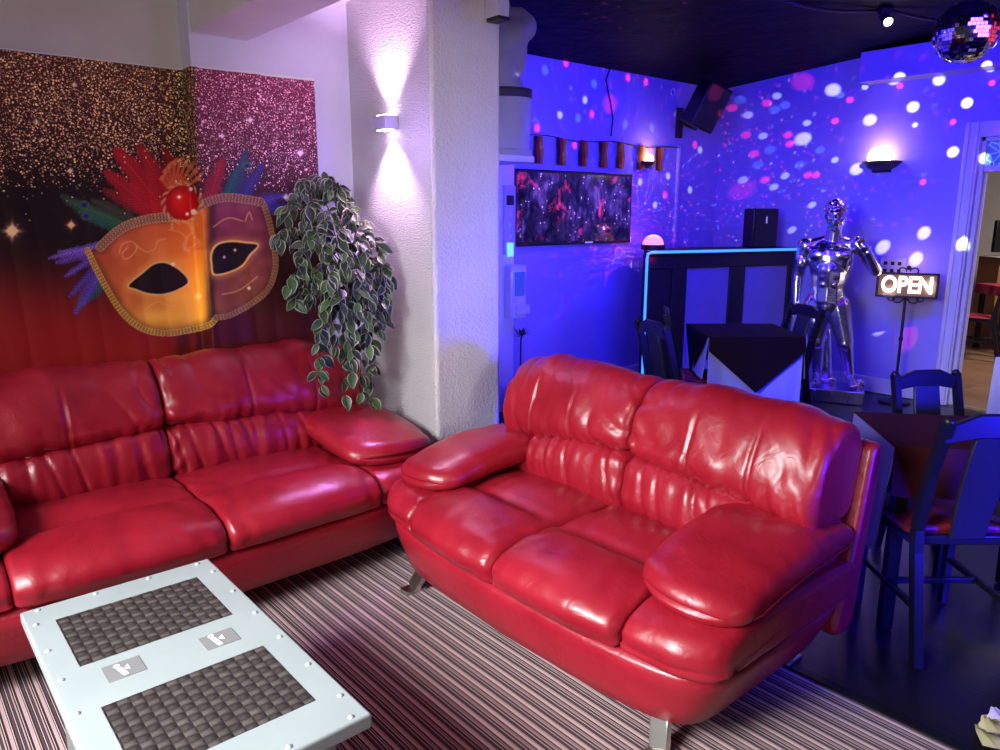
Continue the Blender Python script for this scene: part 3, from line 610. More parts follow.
def backdrop():
    t = 2.121
    xs = np.concatenate([np.arange(-.62, .33, .012), np.arange(.33, 1.204, .0034)]); nL = len(xs)
    seg = [(x, YL - .006) for x in xs] + [(1.214, y) for y in np.linspace(YL - .012, YS - .006, 16)] + [(x, YS - .008) for x in np.arange(1.222, 1.796, .0034)]
    zs = np.concatenate([np.arange(.55, .86, .01), np.arange(.86, t + .001, .0034)])
    S = np.array(seg); nu, nv = len(S), len(zs)
    X = np.repeat(S[:, 0][:, None], nv, 1); Y = np.repeat(S[:, 1][:, None], nv, 1); Zz = np.repeat(zs[None], nu, 0).copy()
    Zz += (X > 1.21) * (X - 1.21) * .012 * (Zz > 1.5) - .0
    rip = .0025 * np.sin(X * 21 + Zz * 2) + .002 * np.sin(X * 47 + 1.3 * Zz); Y2 = Y - np.abs(rip)
    P = np.stack([X, Y2, Zz], -1)
    V = np.stack([X, Y, Zz - H], -1); fw, rt, up = (np.array(v) for v in (FW, RT, UP)); w = V @ fw
    u, v = 500 + F * (V @ rt) / w, 375 - F * (V @ up) / w
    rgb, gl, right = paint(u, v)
    c = rgb / 255; c = np.where(c <= .04045, c / 12.92, ((c + .055) / 1.055) ** 2.4)
    edge = (Zz > t - .006).astype(float); c = c * (1 - edge[..., None]) + .5 * edge[..., None]; gl = gl * (1 - edge)
    idx = np.arange(nu * nv).reshape(nu, nv); q = np.stack([idx[:-1, :-1], idx[1:, :-1], idx[1:, 1:], idx[:-1, 1:]], -1).reshape(-1, 4)
    me = bpy.data.meshes.new('printed_backdrop'); me.vertices.add(nu * nv); me.vertices.foreach_set('co', P.reshape(-1).astype(np.float32))
    me.loops.add(q.size); me.loops.foreach_set('vertex_index', q.reshape(-1).astype(np.int32)); me.polygons.add(len(q)); me.polygons.foreach_set('loop_start', np.arange(0, q.size, 4, dtype=np.int32))
    me.update(calc_edges=True); me.validate()
    me.polygons.foreach_set('use_smooth', [True] * len(me.polygons))
    at = me.color_attributes.new('print', 'FLOAT_COLOR', 'POINT'); at.data.foreach_set('color', np.concatenate([c, np.ones(c.shape[:2] + (1,))], -1).reshape(-1).astype(np.float32))
    at = me.color_attributes.new('glit', 'FLOAT_COLOR', 'POINT'); at.data.foreach_set('color', np.stack([gl, right, np.clip((u) / 320, 0, 1), np.ones_like(gl)], -1).reshape(-1).astype(np.float32))
    m = bpy.data.materials.new('printed_cloth'); m.use_nodes = True; n = N(m.node_tree); b = n.n['Principled BSDF']
    a = n('ShaderNodeVertexColor', layer_name='print'); g = n('ShaderNodeVertexColor', layer_name='glit'); s = n('ShaderNodeSeparateColor'); n.link(g.outputs[0], s.inputs[0])
    tc = n('ShaderNodeTexCoord'); col = n.mix(1.0, a.outputs[0], (BGAIN,) * 3, 'MULTIPLY')
    for sc, thr, rad, bright in ((92, .0, .34, 1.0), (150, .12, .30, .8)):
        vo = n('ShaderNodeTexVoronoi', i_Scale=float(sc)); n.link(tc.outputs['Object'], vo.inputs['Vector']); sc_ = n('ShaderNodeSeparateColor'); n.link(vo.outputs['Color'], sc_.inputs[0])
        on = n.math('LESS_THAN', n.math('ADD', sc_.outputs[0], thr), s.outputs[0]); r_ = n.math('MULTIPLY', sc_.outputs[1], rad); dot = n.math('LESS_THAN', vo.outputs['Distance'], n.math('ADD', r_, .16))
        f = n.math('MULTIPLY', on, dot); br = n.math('MULTIPLY', n.math('ADD', n.math('POWER', sc_.outputs[2], 1.8), .14), bright)
        tint = n.mix(s.outputs[1], (1.0, .60, .30), (1.0, .46, .62)); cc = n.mix(1.0, tint, br, 'MULTIPLY'); cc = n.mix(1.0, cc, (1.9,) * 3, 'MULTIPLY')
        col = n.mix(f, col, cc)
    n.link(col, b.inputs['Base Color']); b.inputs['Roughness'].default_value = .55; b.inputs['Specular IOR Level'].default_value = .3
    me.materials.append(m)
    o = bpy.data.objects.new('printed_backdrop', me); COL.objects.link(o)
    return tag(o, 'printed cloth backdrop with a golden masquerade mask, feathers and glitter', 'backdrop')
BGAIN = 1.55
backdrop()

# ================================================================== PLANT in the corner
def leaf_mat():
    m = bpy.data.materials.new('variegated_leaf'); m.use_nodes = True; n = N(m.node_tree); b = n.n['Principled BSDF']
    a = n('ShaderNodeVertexColor', layer_name='leaf'); n.link(a.outputs[0], b.inputs['Base Color']); b.inputs['Roughness'].default_value = .45; b.inputs['Specular IOR Level'].default_value = .4
    return m
pl = thing('trailing_plant', 'bushy trailing plant with cream-edged leaves in the corner beside the backdrop', 'plant', (1.862, 3.345, 0))
PB = Vector((1.862, 3.345, 0))
MB().lathe([(.001, 0), (.085, 0), (.085, .02), (.018, .035), (.014, .06), (.014, 1.02), (.07, 1.03), (.07, 1.045), (.001, 1.045)], 20).build('stand', IRON, pl, 40)
MB().lathe([(.001, 1.045), (.062, 1.045), (.085, 1.19), (.088, 1.20), (.078, 1.20), (.07, 1.175), (.001, 1.17)], 24).build('pot', mat('dark_pot', (.03, .025, .022), .6), pl, 40)
rnd = random.Random(5)
stems = MB(); lv = []; lf = []; lc = []
def leaf(p, d, up, L, W, shade):
    d = d.normalized(); side = d.cross(up)
    if side.length < .05: side = d.cross(Vector((.3, .7, .2)))
    side.normalize(); nrm = side.cross(d).normalized(); o = len(lv)
    g = Vector(rnd.choice(((.022, .038, .020), (.035, .065, .024), (.014, .026, .016), (.05, .10, .026)))) * shade
    e = Vector((.52, .52, .40)) * (.55 + .45 * shade)
    rows = ((0, .0), (.14, .55), (.32, .95), (.52, 1.0), (.72, .74), (.88, .36), (1.0, .03))
    for t, w in rows:
        c = p + d * (L * t) - nrm * (L * .22 * t * t) ; hw = W / 2 * w
        for q in (-1, -.74, 0, .74, 1):
            lv.append(c + side * (hw * q) + nrm * (abs(q) * hw * .38)); col = e if abs(q) == 1 else (g * (1.0 if q else 1.25)); lc.append((*col, 1))
    for i in range(len(rows) - 1):
        for j in range(4): a = o + i * 5 + j; lf.append((a, a + 1, a + 6, a + 5))
ends = [(300, 192, 3.30), (318, 186, 3.34), (285, 215, 3.22), (278, 238, 3.14), (290, 205, 3.30), (340, 200, 3.28), (330, 190, 3.30), (300, 262, 3.06), (288, 285, 3.10), (310, 300, 3.06), (322, 330, 3.02), (318, 372, 3.06), (322, 385, 3.08),
        (345, 395, 3.06), (362, 392, 3.04), (372, 398, 3.05), (352, 350, 3.00), (368, 345, 2.98), (378, 330, 3.02), (386, 300, 3.0), (388, 280, 3.02), (380, 255, 3.06), (366, 238, 3.1), (350, 222, 3.16), (382, 318, 3.06), (340, 310, 2.98),
        (330, 280, 2.98), (345, 265, 2.98), (360, 280, 2.97), (310, 240, 3.06), (325, 225, 3.1), (340, 240, 3.04), (305, 220, 3.14), (358, 310, 2.97), (295, 300, 3.12), (375, 365, 3.03), (335, 345, 3.02), (352, 372, 3.04), (384, 290, 3.1), (296, 240, 3.2),
        (362, 255, 3.04), (322, 262, 3.02), (315, 282, 3.04), (350, 330, 3.0), (330, 300, 3.02), (370, 300, 3.0)]
top = Vector((0, 0, 1.18))
for px, py, y in ends:
    e = ony(px, py, y) - PB
    if e.x > .085: e.x = .085
    if e.x > .03: e.y = min(e.y, -.06)
    hgt = max(e.z, 1.2) + .06 + .08 * rnd.random(); mid = Vector((e.x * .45, e.y * .45, hgt)); mid2 = Vector((e.x * .95, e.y * .95, (e.z + hgt) / 2 + .05))
    st = top + Vector((rnd.uniform(-.05, .05), rnd.uniform(-.05, .05), 0)); pts = []
    for i in range(15):
        t = i / 14; pts.append(st * (1 - t) ** 3 + mid * 3 * t * (1 - t) ** 2 + mid2 * 3 * t * t * (1 - t) + e * t ** 3)
    stems.tube(pts, [.0035 - .0022 * i / 14 for i in range(15)], 5)
    for i in range(4, 15):
        for s in range(1 if i < 7 else 2):
            if i < 14 and rnd.random() < .16: continue
            t = (pts[min(14, i + 1)] - pts[i - 1]).normalized(); out = Vector((rnd.gauss(0, .8), rnd.gauss(-.5, .7), rnd.gauss(-.25, .5)))
            dd = t * .5 + out * .7 + Vector((0, 0, -.35)); L = rnd.uniform(.055, .085); P0 = pts[i]
            if (P0 + dd.normalized() * L).x > .115: dd.x = -abs(dd.x)
            if (P0 + dd.normalized() * L).y > .11: dd.y = -abs(dd.y)
            leaf(P0, dd, Vector((rnd.gauss(-.3, .4), -.7, .6)), L, L * rnd.uniform(.48, .62), rnd.uniform(.6, 1.2))
stems.build('stems', mat('stem_green', (.05, .05, .025), .6), pl, 180)
mb = MB().add(lv, lf); fo = mb.build('foliage', leaf_mat(), pl, 180)
a = fo.data.color_attributes.new('leaf', 'FLOAT_COLOR', 'POINT'); a.data.foreach_set('color', [c for q in lc for c in q])

# ================================================================== WALL LIGHTS
BULB_PINK = mat('lit_lamp_face', (1, .9, 1), .4, emit=(1.0, .80, 1.0), es=14)
SCON = Vector((PX0, 3.095, 1.905))
sc = thing('wall_sconce', 'small white up-and-down wall light glowing on the pillar side beside the plant', 'wall light', SCON)
MB().box(-.075, -.002, -.055, .055, -.03, .03).build('body', mat('white_lamp_body', (.42, .40, .55), .4), sc, 30, .006)
MB().box(-.015, .0, -.04, .04, -.025, .025).build('wall_plate', TRIM_W, sc, 30)
for z in (.0302, -.0342): MB().box(-.062, -.018, -.04, .04, z, z + .004).build('lamp_face', BULB_PINK, sc, 30)

def bowl_light(name, label, loc, normal_rot, r, warm, es):
    t = thing(name, label, 'wall light', loc, normal_rot)
    b = MB(); b.lathe([(.001, -r * .42), (r * .45, -r * .38), (r * .8, -r * .20), (r, .0), (r * 1.03, .012), (r * .95, .012), (r * .76, -r * .14), (.001, -r * .34)], 20, None, PI, 2 * PI)
    b.build('bowl', mat('bowl_metal', (.05, .035, .03), .4), t, 40)
    MB().box(-r * .5, r * .5, -.012, 0, -r * .5, -.01).build('wall_plate', IRON, t, 30)
    MB().ball((0, -r * .46, r * .30), r * .56, 14, (1.12, .75, 1.0)).build('bulb', mat('warm_bulb', (1, .8, .5), .4, emit=warm, es=es), t, 180)
    return t
bowl_light('uplighter', 'glowing warm bowl wall light on the right wall above the silver statue', (XR, onx(883, 160, XR).y, onx(883, 163, XR).z), -PI / 2, .15, (1.0, .74, .46), 9)
pw = ony(645, 163, YB)
bowl_light('uplighter.001', 'small warm glowing wall light on the back wall at the screen edge', (pw.x, YB, pw.z), 0, .085, (1.0, .62, .22), 8)

# ================================================================== SCREEN, BUNTING, WIRE on the back wall
tv = thing('wall_screen', 'wide black-framed screen showing a dark red and blue crowd picture', 'television', (4.50, YB, 1.54))
MB().box(-.675, .675, -.05, -.012, -.29, .285).build('frame', BLACK, tv, 30, .006)
MB().box(-.2, .2, -.012, 0, -.12, .12).build('wall_mount', IRON, tv, 30)
def screen_mat():
    m = bpy.data.materials.new('screen_picture'); m.use_nodes = True; n = N(m.node_tree); b = n.n['Principled BSDF']; b.inputs['Base Color'].default_value = (.004, .004, .008, 1); b.inputs['Roughness'].default_value = .12
    tc = n('ShaderNodeTexCoord'); mp = n('ShaderNodeMapping'); mp.inputs['Scale'].default_value = (1.0, 1, .62); n.link(tc.outputs['Object'], mp.inputs[0])
    a = n('ShaderNodeTexNoise', i_Scale=6.5, i_Detail=6.0, i_Roughness=.65, i_Distortion=.8); n.link(mp.outputs[0], a.inputs['Vector'])
    c1 = n.ramp(a.outputs['Fac'], [(.40, (.002, .001, .008)), (.52, (.020, .010, .12)), (.62, (.09, .04, .42)), (.75, (.25, .15, .75))])
    mp2 = n('ShaderNodeMapping'); mp2.inputs['Location'].default_value = (3.1, 0, 1.7); n.link(tc.outputs['Object'], mp2.inputs[0])
    d = n('ShaderNodeTexNoise', i_Scale=5.0, i_Detail=5.0, i_Roughness=.7, i_Distortion=.4); n.link(mp2.outputs[0], d.inputs['Vector'])
    c2 = n.ramp(d.outputs['Fac'], [(.57, (0, 0, 0)), (.66, (.5, .02, .2)), (.74, (1.0, .08, .22))])
    v = n('ShaderNodeTexVoronoi', i_Scale=24.0); n.link(tc.outputs['Object'], v.inputs['Vector']); c3 = n.ramp(v.outputs['Distance'], [(.0, (.8, .6, 1)), (.13, (.5, .25, .8)), (.2, (0, 0, 0))])
    sp = n('ShaderNodeSeparateXYZ'); n.link(tc.outputs['Object'], sp.inputs[0]); cs = n.mix(n.math('GREATER_THAN', a.outputs['Fac'], .5), (0, 0, 0), c3)
    st = n('ShaderNodeTexWave', i_Scale=5.0, i_Distortion=5.0); st.bands_direction = 'X'; n.link(mp.outputs[0], st.inputs['Vector']); dark = n.ramp(n.math('ADD', st.outputs['Fac'], n.math('MULTIPLY', sp.outputs['Z'], 2.2)), [(.0, (.1,) * 3), (.6, (1,) * 3)])
    t = n.mix(1.0, n.mix(1.0, c1, c2, 'ADD'), cs, 'ADD'); t = n.mix(.45, t, dark, 'MULTIPLY')
    n.link(t, b.inputs['Emission Color']); b.inputs['Emission Strength'].default_value = 1.1
    return m
MB().box(-.655, .655, -.053, -.05, -.262, .262).build('display', screen_mat(), tv, 30)
MB().box(.10, .19, -.0545, -.053, -.283, -.27).build('badge', mat('badge_print', (.5, .5, .5), .4, emit=(.4, .4, .5), es=.5), tv, 30)

bn = thing('flag_bunting', 'string of small black, red and gold flags above the screen', 'bunting', (4.9, YB - .02, 2.07))
b = MB(); SL, SR = 3.94 - 4.9, 5.86 - 4.9
b.tube([(SL + (SR - SL) * i / 30, 0, .0 + .012 * math.sin(i * .5)) for i in range(31)], .004, 6); b.build('cord', BLACK, bn, 180)
FB = [mat('flag_black', (.006, .005, .006), .8), mat('flag_red', (.30, .012, .012), .8), mat('flag_gold', (.42, .22, .02), .8)]
for px in (538, 561, 583, 603, 620, 641, 659):
    x = ony(px, 150, YB - .02).x - 4.9; h = .20; b = MB()
    for k in range(3):
        b.mi = k; xs = [x - .05 + .034 * k, x - .05 + .034 * (k + 1)]
        b.add([(xx, -.006 + .006 * math.sin(z * 31 + xx * 40), -z) for z in (0, .05, .1, .15, .2) for xx in xs], [(2 * i, 2 * i + 1, 2 * i + 3, 2 * i + 2) for i in range(4)])
    b.build('flag', FB, bn, 60)
b = MB(); b.tube([ony(px, py, YB - .008) for px, py in ((611, 66), (606, 80), (610, 100), (613, 118), (611, 136))], .006, 6); tag(b.build('hanging_cable', BLACK, None, 180), 'black cable hanging from the ceiling down to the bunting', 'cable')
b = MB(); p = ony(673, 92, YB - .006); b.lathe([(.03 + .005 * math.cos(a), .005 * math.sin(a)) for a in [2 * PI * i / 8 for i in range(9)]], 18, Matrix.Translation(p) @ Matrix.Rotation(PI / 2, 4, 'X')); tag(b.build('wall_ring', TRIM_W, None, 180), 'small white ring hook on the back wall near the loudspeaker', 'hook')

# ceiling loudspeaker
sp_ = ony(706, 106, YB - .33)
lsp = thing('wall_loudspeaker', 'black loudspeaker tilted on a bracket in the ceiling corner', 'loudspeaker', sp_)
R = Matrix.Rotation(math.radians(-22), 4, 'Z') @ Matrix.Rotation(math.radians(20), 4, 'Y') @ Matrix.Rotation(math.radians(16), 4, 'X')
MB().box(-.115, .115, -.11, .11, -.19, .19, R).build('cabinet', BLACK, lsp, 30, .012)
MB().box(-.105, .105, -.122, -.11, -.178, .178, R).build('grille', mat('black_mesh', (.012, .012, .014), .6, bump=(300, .6, .003)), lsp, 30, .006)
b = MB(); bw = ony(679, 122, YB - .01) - sp_; b.box(bw.x - .035, bw.x + .035, YB - sp_.y - .03, YB - sp_.y, bw.z - .14, bw.z + .12); b.tube([(bw.x, YB - sp_.y - .03, bw.z), (bw.x + .1, YB - sp_.y - .12, bw.z - .06), R @ Vector((-.02, .1, -.17))], .018, 8); b.build('bracket', IRON, lsp, 40)

# ================================================================== DJ BOOTH
BA, BB = Vector((4.95, 3.985, 0)), Vector((6.40, 3.47, 0)); bl = (BB - BA).length; ba = math.atan2(BB.y - BA.y, BB.x - BA.x)
bo = thing('booth', 'dark bar booth with plaster panels and a blue light strip round its edge', 'bar', BA, ba)
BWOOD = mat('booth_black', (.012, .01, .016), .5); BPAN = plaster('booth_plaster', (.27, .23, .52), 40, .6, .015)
q_ = Matrix.Rotation(-ba, 4, 'Z') @ Vector((.72, .56, 0)) * .36
MB().prism([(0, -.06), (bl, -.06), (bl, .25), (bl * .6, .34), (q_.x, q_.y)], 1.16, 1.20).build('counter_top', BWOOD, bo, 30, .006)
b = MB(); b.box(0, bl, -.03, .0, 1.045, 1.16); b.box(0, .06, -.03, 0, 0, 1.045); b.box(.28, .42, -.03, 0, 0, 1.045); b.box(.86, 1.02, -.03, 0, 0, 1.045); b.box(bl - .05, bl, -.03, 0, 0, 1.045); b.bar((.02, 0, .58), (q_.x + .02, q_.y - .02, .58), .03, 1.15)
b.build('frame', BWOOD, bo, 30, .004)
for x0, x1 in ((.06, .28), (.42, .86), (1.02, bl - .05)): MB().box(x0, x1, -.012, .0, .0, 1.045).build('panel', BPAN if x0 > .1 else BWOOD, bo, 30)
LED = mat('blue_light_strip', (.1, .3, 1), .4, emit=(.035, .20, 1.0), es=2.2)
b = MB(); b.tube([(.0, -.068, .02), (.0, -.068, 1.14), (.008, -.068, 1.175), (.04, -.068, 1.186), (bl, -.068, 1.186)], .011, 8); b.build('light_strip', LED, bo, 180)
# things on the counter
q = Matrix.Rotation(ba, 4, 'Z')
p = BA + (q @ Vector((.17, .12, 1.20)))
dm = thing('dome_light', 'small half-dome party light glowing pink on the booth counter', 'lamp', p, ba)
MB().lathe([(.001, 0), (.10, 0), (.10, .035), (.09, .04), (.001, .04)], 24).build('base', BLACK, dm, 40)
MB().lathe([(.088 * math.cos(a), .04 + .082 * math.sin(a)) for a in [PI / 2 * i / 8 for i in range(8)]] + [(.001, .122)], 24).build('dome', mat('pink_dome', (.8, .5, .5), .3, emit=(1.0, .36, .38), es=1.1), dm, 180)
p = BA + (q @ Vector((1.27, .12, 1.20)))
mo = thing('monitor_speaker', 'black box speaker standing on the booth counter beside the statue', 'loudspeaker', p, ba - .1)
MB().box(-.125, .125, -.08, .08, 0, .34).build('cabinet', BLACK, mo, 30, .012)
MB().box(-.11, .11, -.088, -.08, .02, .32).build('grille', mat('black_mesh_b', (.012, .012, .014), .6, bump=(300, .6, .003)), mo, 30)
MB().box(-.006, .006, -.092, -.088, .21, .27).build('badge', mat('pale_badge', (.5, .5, .5), .4, emit=(.4, .4, .6), es=.4), mo, 30)

# ================================================================== DINING CHAIRS AND TABLES
SEAT = mat('red_seat_pad', (.22, .010, .022), .55)
SPLAT = mat('black_polished_splat', (.010, .009, .014), .45, spec=.6)
def make_chair(label, loc, rotz, group):
    """local: seat front towards -y, back at +y"""
    t = thing('dining_chair', label, 'chair', loc, rotz, group); w, d, h = .185, .36, .86
    MB().box(-w, w, -d, 0, .40, .435).build('seat', BLACKWOOD, t, 30, .006)
    b = MB(); v, f = loft([(-w + .02, .432, 1), (-w + .03, .455, 1), (0, .468, 1), (w - .03, .455, 1), (w - .02, .432, 1)], -d + .02, -.02, .012, lambda a, b_, c: Vector((a, c, b_)), 4, .04)
    b.add(v, f); b.build('seat_pad', SEAT, t, 180)
    for sx in (-1, 1):
        MB().bar((sx * (w - .018), -d + .02, .41), (sx * (w - .018), -d + .02, 0), .034, .034, (0, 1, 0), .026, .026).build('leg', BLACKWOOD, t, 30, .003)
        b = MB()
        pts = [(sx * (w - .016), .09, 0), (sx * (w - .016), .01, .38), (sx * (w - .016), 0, .46), (sx * (w - .016), .035, .66), (sx * (w - .016), .095, h)]
        for a_, c_ in zip(pts[:-1], pts[1:]): b.bar(a_, c_, .036, .030, (1, 0, 0))
        b.ball(pts[-1], .019, 6)
        b.build('back_post', BLACKWOOD, t, 30)
    prof = [(-w + .01, h - .075), (-w + .01, h - .012), (-w + .05, h - .005), (-.07, h + .022), (.07, h + .022), (w - .05, h - .005), (w - .01, h - .012), (w - .01, h - .075), (.06, h - .055), (-.06, h - .055)]
    R = Matrix.Translation((0, .085, 0)) @ Matrix.Rotation(PI / 2, 4, 'X')
    Sh = Matrix.Identity(4); b = MB(); b.prism(prof, -.012, .012, R); b.build('crest_rail', BLACKWOOD, t, 30, .004)
    b = MB()
    sp = [(.425, .060), (.52, .062), (.62, .070), (.72, .072), (h - .05, .068)]
    vs = []; fs = []
    for z, hw in sp:
        y = .0 + max(0, (z - .46)) * .235
        for q_ in ((-hw, y - .008), (hw, y - .008), (hw, y + .008), (-hw, y + .008)): vs.append((q_[0], q_[1], z))
    for i in range(len(sp) - 1):
        for k in range(4): fs.append((i * 4 + k, i * 4 + (k + 1) % 4, i * 4 + 4 + (k + 1) % 4, i * 4 + 4 + k))
    fs += [(3, 2, 1, 0), tuple(len(vs) - 4 + k for k in range(4))]
    b.add(vs, fs); b.build('splat', SPLAT, t, 30, .004)
    for z, a_, c_ in ((.19, (-w + .02, -d + .02), (-w + .02, .045)), (.19, (w - .02, -d + .02), (w - .02, .045)), (.19, (-w + .02, -.16), (w - .02, -.16))):
        MB().bar((*a_, z), (*c_, z), .02, .022).build('stretcher', BLACKWOOD, t, 30, .003)
    return t
GC = 'black dining chairs around the tables'
c0 = make_chair('black dining chair nearest the camera at the right edge, splat lit blue', fl(1.575, 2.36), VIEW + PI, GC)
dup(c0, fl(1.895, 3.16), VIEW + .12, 'black dining chair standing behind the burgundy-covered table', GC).scale = (.86, .92, .935)
dup(c0, fl(2.03, 5.15), VIEW - PI / 2 + .25, 'black dining chair between the diamond-cloth table and the silver statue', GC)
dup(c0, fl(1.19, 4.92), VIEW + PI / 2 - .2, 'black dining chair close against the left side of the diamond-cloth table', GC)
dup(c0, fl(.98, 4.40), VIEW + PI / 2 + .3, 'black dining chair farthest left, behind the loveseat back', GC)

BURG = mat('burgundy_cloth', (.055, .006, .010), .85, spec=.15); DKCL = mat('dark_plum_cloth', (.010, .003, .008), .9, spec=.12); WHCL = mat('white_tablecloth', (.72, .72, .80), .8)
def cloth_table(name, label, loc, rotz, w, d, h):
    t = thing(name, label, 'table', loc, rotz)
    MB().box(-w / 2, w / 2, -d / 2, d / 2, h - .03, h).build('tabletop', BLACKWOOD, t, 30, .004)
    for sx in (-1, 1):
        for sy in (-1, 1): MB().bar((sx * (w / 2 - .05), sy * (d / 2 - .05), h - .03), (sx * (w / 2 - .05), sy * (d / 2 - .05), 0), .045, .045).build('leg', BLACKWOOD, t, 30, .003)
    return t
def drape(w, d, h, drops, mat_, name, loc, rotz, label, th=.004, amp=.008, up=.0015):
    """cloth over a rectangular top; drops=(left,right,near,far) hem heights"""
    b = MB(); z = h + up; W2, D2 = w / 2 + .004, d / 2 + .004; n = 28
    b.box(-W2, W2, -D2, D2, z, z + th)
    def side(p0, p1, drop, nrm):
        vs = []; fs = []; p0, p1 = Vector(p0), Vector(p1)
        for j in range(9):
            v = j / 8
            for i in range(n + 1):
                u = i / n; a = amp * v * math.sin(u * 17 + 1.3) + amp * .6 * v * math.sin(u * 31) + .02 * v
                p = p0.lerp(p1, u) + Vector(nrm) * a; vs.append((p.x, p.y, z + th - drop * v * (1 + .05 * math.sin(u * 9))))
        for j in range(8):
            for i in range(n): k = j * (n + 1) + i; fs.append((k, k + 1, k + n + 2, k + n + 1))
        b.add(vs, fs)
    l, r, ne, fa = drops
    if l: side((-W2, -D2, 0), (-W2, D2, 0), l, (-1, 0, 0))
    if r: side((W2, -D2, 0), (W2, D2, 0), r, (1, 0, 0))
    if ne: side((-W2, -D2, 0), (W2, -D2, 0), ne, (0, -1, 0))
    if fa: side((-W2, D2, 0), (W2, D2, 0), fa, (0, 1, 0))
    o = b.build(name, mat_, None, 60); o.location = loc; o.rotation_euler = (0, 0, rotz); return tag(o, label, 'tablecloth')
# foreground table
T1, R1 = fl(1.80, 2.65), VIEW + math.radians(-9)
cloth_table('dining_table', 'dining table under the burgundy cloth behind the loveseat', T1, R1, .80, .46, .70)
drape(.80, .46, .70, (.40, 0, .0, .1), mat('blue_light_tinted_cloth', (.22, .20, .62), .8), 'tablecloth', T1, R1, 'white tablecloth tinted blue as if lit, hanging down beside the loveseat')  # white cloth, blue light put into its colour
drape(.80, .46, .705, (.0, 0, .17, .06), BURG, 'table_overlay', T1, R1, 'burgundy cloth laid over the table at the right edge', up=.003)
# booth table
T2 = fl(1.585, 4.86)
cloth_table('dining_table', 'small square table in front of the booth under a white cloth', T2, VIEW, .58, .56, .74)
drape(.58, .56, .74, (.26, .26, .55, .24), mat('blue_light_tinted_booth_cloth', (.30, .28, .74), .85), 'tablecloth', T2, VIEW, 'white tablecloth, blue light tinted in, on the table in front of the booth')  # blue light on this white cloth is part of its colour
b = MB(); zz = .7485
b.box(-.297, .297, -.287, .287, zz, zz + .004)
b.add([(-.297, -.3, zz + .004), (.297, -.3, zz + .004), (.30, -.318, zz - .08), (.0, -.335, zz - .34), (-.30, -.318, zz - .08)], [(0, 4, 3, 2, 1)])
b.add([(-.30, -.287, zz + .004), (-.30, .287, zz + .004), (-.325, .0, zz - .3)], [(0, 1, 2)]); b.add([(.30, -.287, zz + .004), (.30, .287, zz + .004), (.325, .0, zz - .3)], [(0, 2, 1)])
o = b.build('table_overlay', DKCL, None, 30); o.location = T2; o.rotation_euler = (0, 0, VIEW); tag(o, 'dark plum cloth with its corner hanging down over the white tablecloth', 'tablecloth')
# white table at the right frame edge
T3 = fl(3.03, 3.80)
cloth_table('dining_table', 'table at the right picture edge under a long white cloth', T3, VIEW, .6, .5, .72)
drape(.6, .5, .72, (.6, .6, .6, .5), WHCL, 'tablecloth', T3, VIEW, 'long white tablecloth at the right picture edge in front of the doorway')
# crumpled napkin
b = MB(); pn = onz(1003, 742, 0)
for k in range(6):
    vs = []; fs = []; n = 14
    for j in range(5):
        for i in range(n):
            a = 2 * PI * i / n; r = (.010 + .016 * j) * (1 - .08 * k); vs.append((r * math.cos(a + k), r * math.sin(a + k), .004 + .012 * k + .014 * j * (.6 + .5 * math.sin(a * 4 + k * 2)) * .5))
    for j in range(4):
        for i in range(n): fs.append((j * n + i, j * n + (i + 1) % n, (j + 1) * n + (i + 1) % n, (j + 1) * n + i))
    b.add(vs, fs)
o = b.build('paper_flower', mat('cream_paper', (.75, .68, .45), .8), None, 60); o.location = (pn.x, pn.y, -.004); tag(o, 'crumpled cream paper flower on the floor at the lower right corner', 'decoration')

# ================================================================== STATUES
def caps(b, p, q, r0, r1, n=10):
    p, q = Vector(p), Vector(q); m = 6; pts = []; rs = []
    d = (q - p); L = d.length; d.normalize()
    for i in range(4): a = PI / 2 * (1 - i / 4) ; pts.append(p - d * r0 * math.sin(a)); rs.append(max(.001, r0 * math.cos(a)))
    for i in range(m + 1): t = i / m; pts.append(p.lerp(q, t)); rs.append(r0 + (r1 - r0) * t + .0)
    for i in range(1, 5): a = PI / 2 * i / 4; pts.append(q + d * r1 * math.sin(a)); rs.append(max(.001, r1 * math.cos(a)))
    b.tube(pts, rs, n)
def hand(b, w, d, up, s=1.0, curl=.5):
    """w wrist, d along hand, up = thumb side"""
    w = Vector(w); d = Vector(d).normalized(); up = (Vector(up) - d * d.dot(Vector(up))).normalized(); nrm = d.cross(up)
    caps(b, w, w + d * .075 * s, .024 * s, .030 * s); b.ball(w + d * .055 * s, .038 * s, 8, (1, 1, 1))
    for k, L in enumerate((.066, .075, .070, .054)):
        o = w + d * .082 * s + up * (.028 - .019 * k) * s; d1 = (d + nrm * curl * .5).normalized(); d2 = (d + nrm * curl * 1.6).normalized()
        m = o + d1 * L * .5 * s; caps(b, o, m, .0095 * s, .0088 * s, 8); caps(b, m, m + d2 * L * .5 * s, .0088 * s, .007 * s, 8)
    o = w + d * .025 * s + up * .026 * s; m = o + (d * .6 + up * .8).normalized() * .035 * s; caps(b, o, m, .011 * s, .010 * s, 8); caps(b, m, m + (d + nrm * .5).normalized() * .03 * s, .010 * s, .008 * s, 8)
SILVER = mat('polished_silver', (.80, .77, .86), .23, 1, bump=(14, .25, .01))
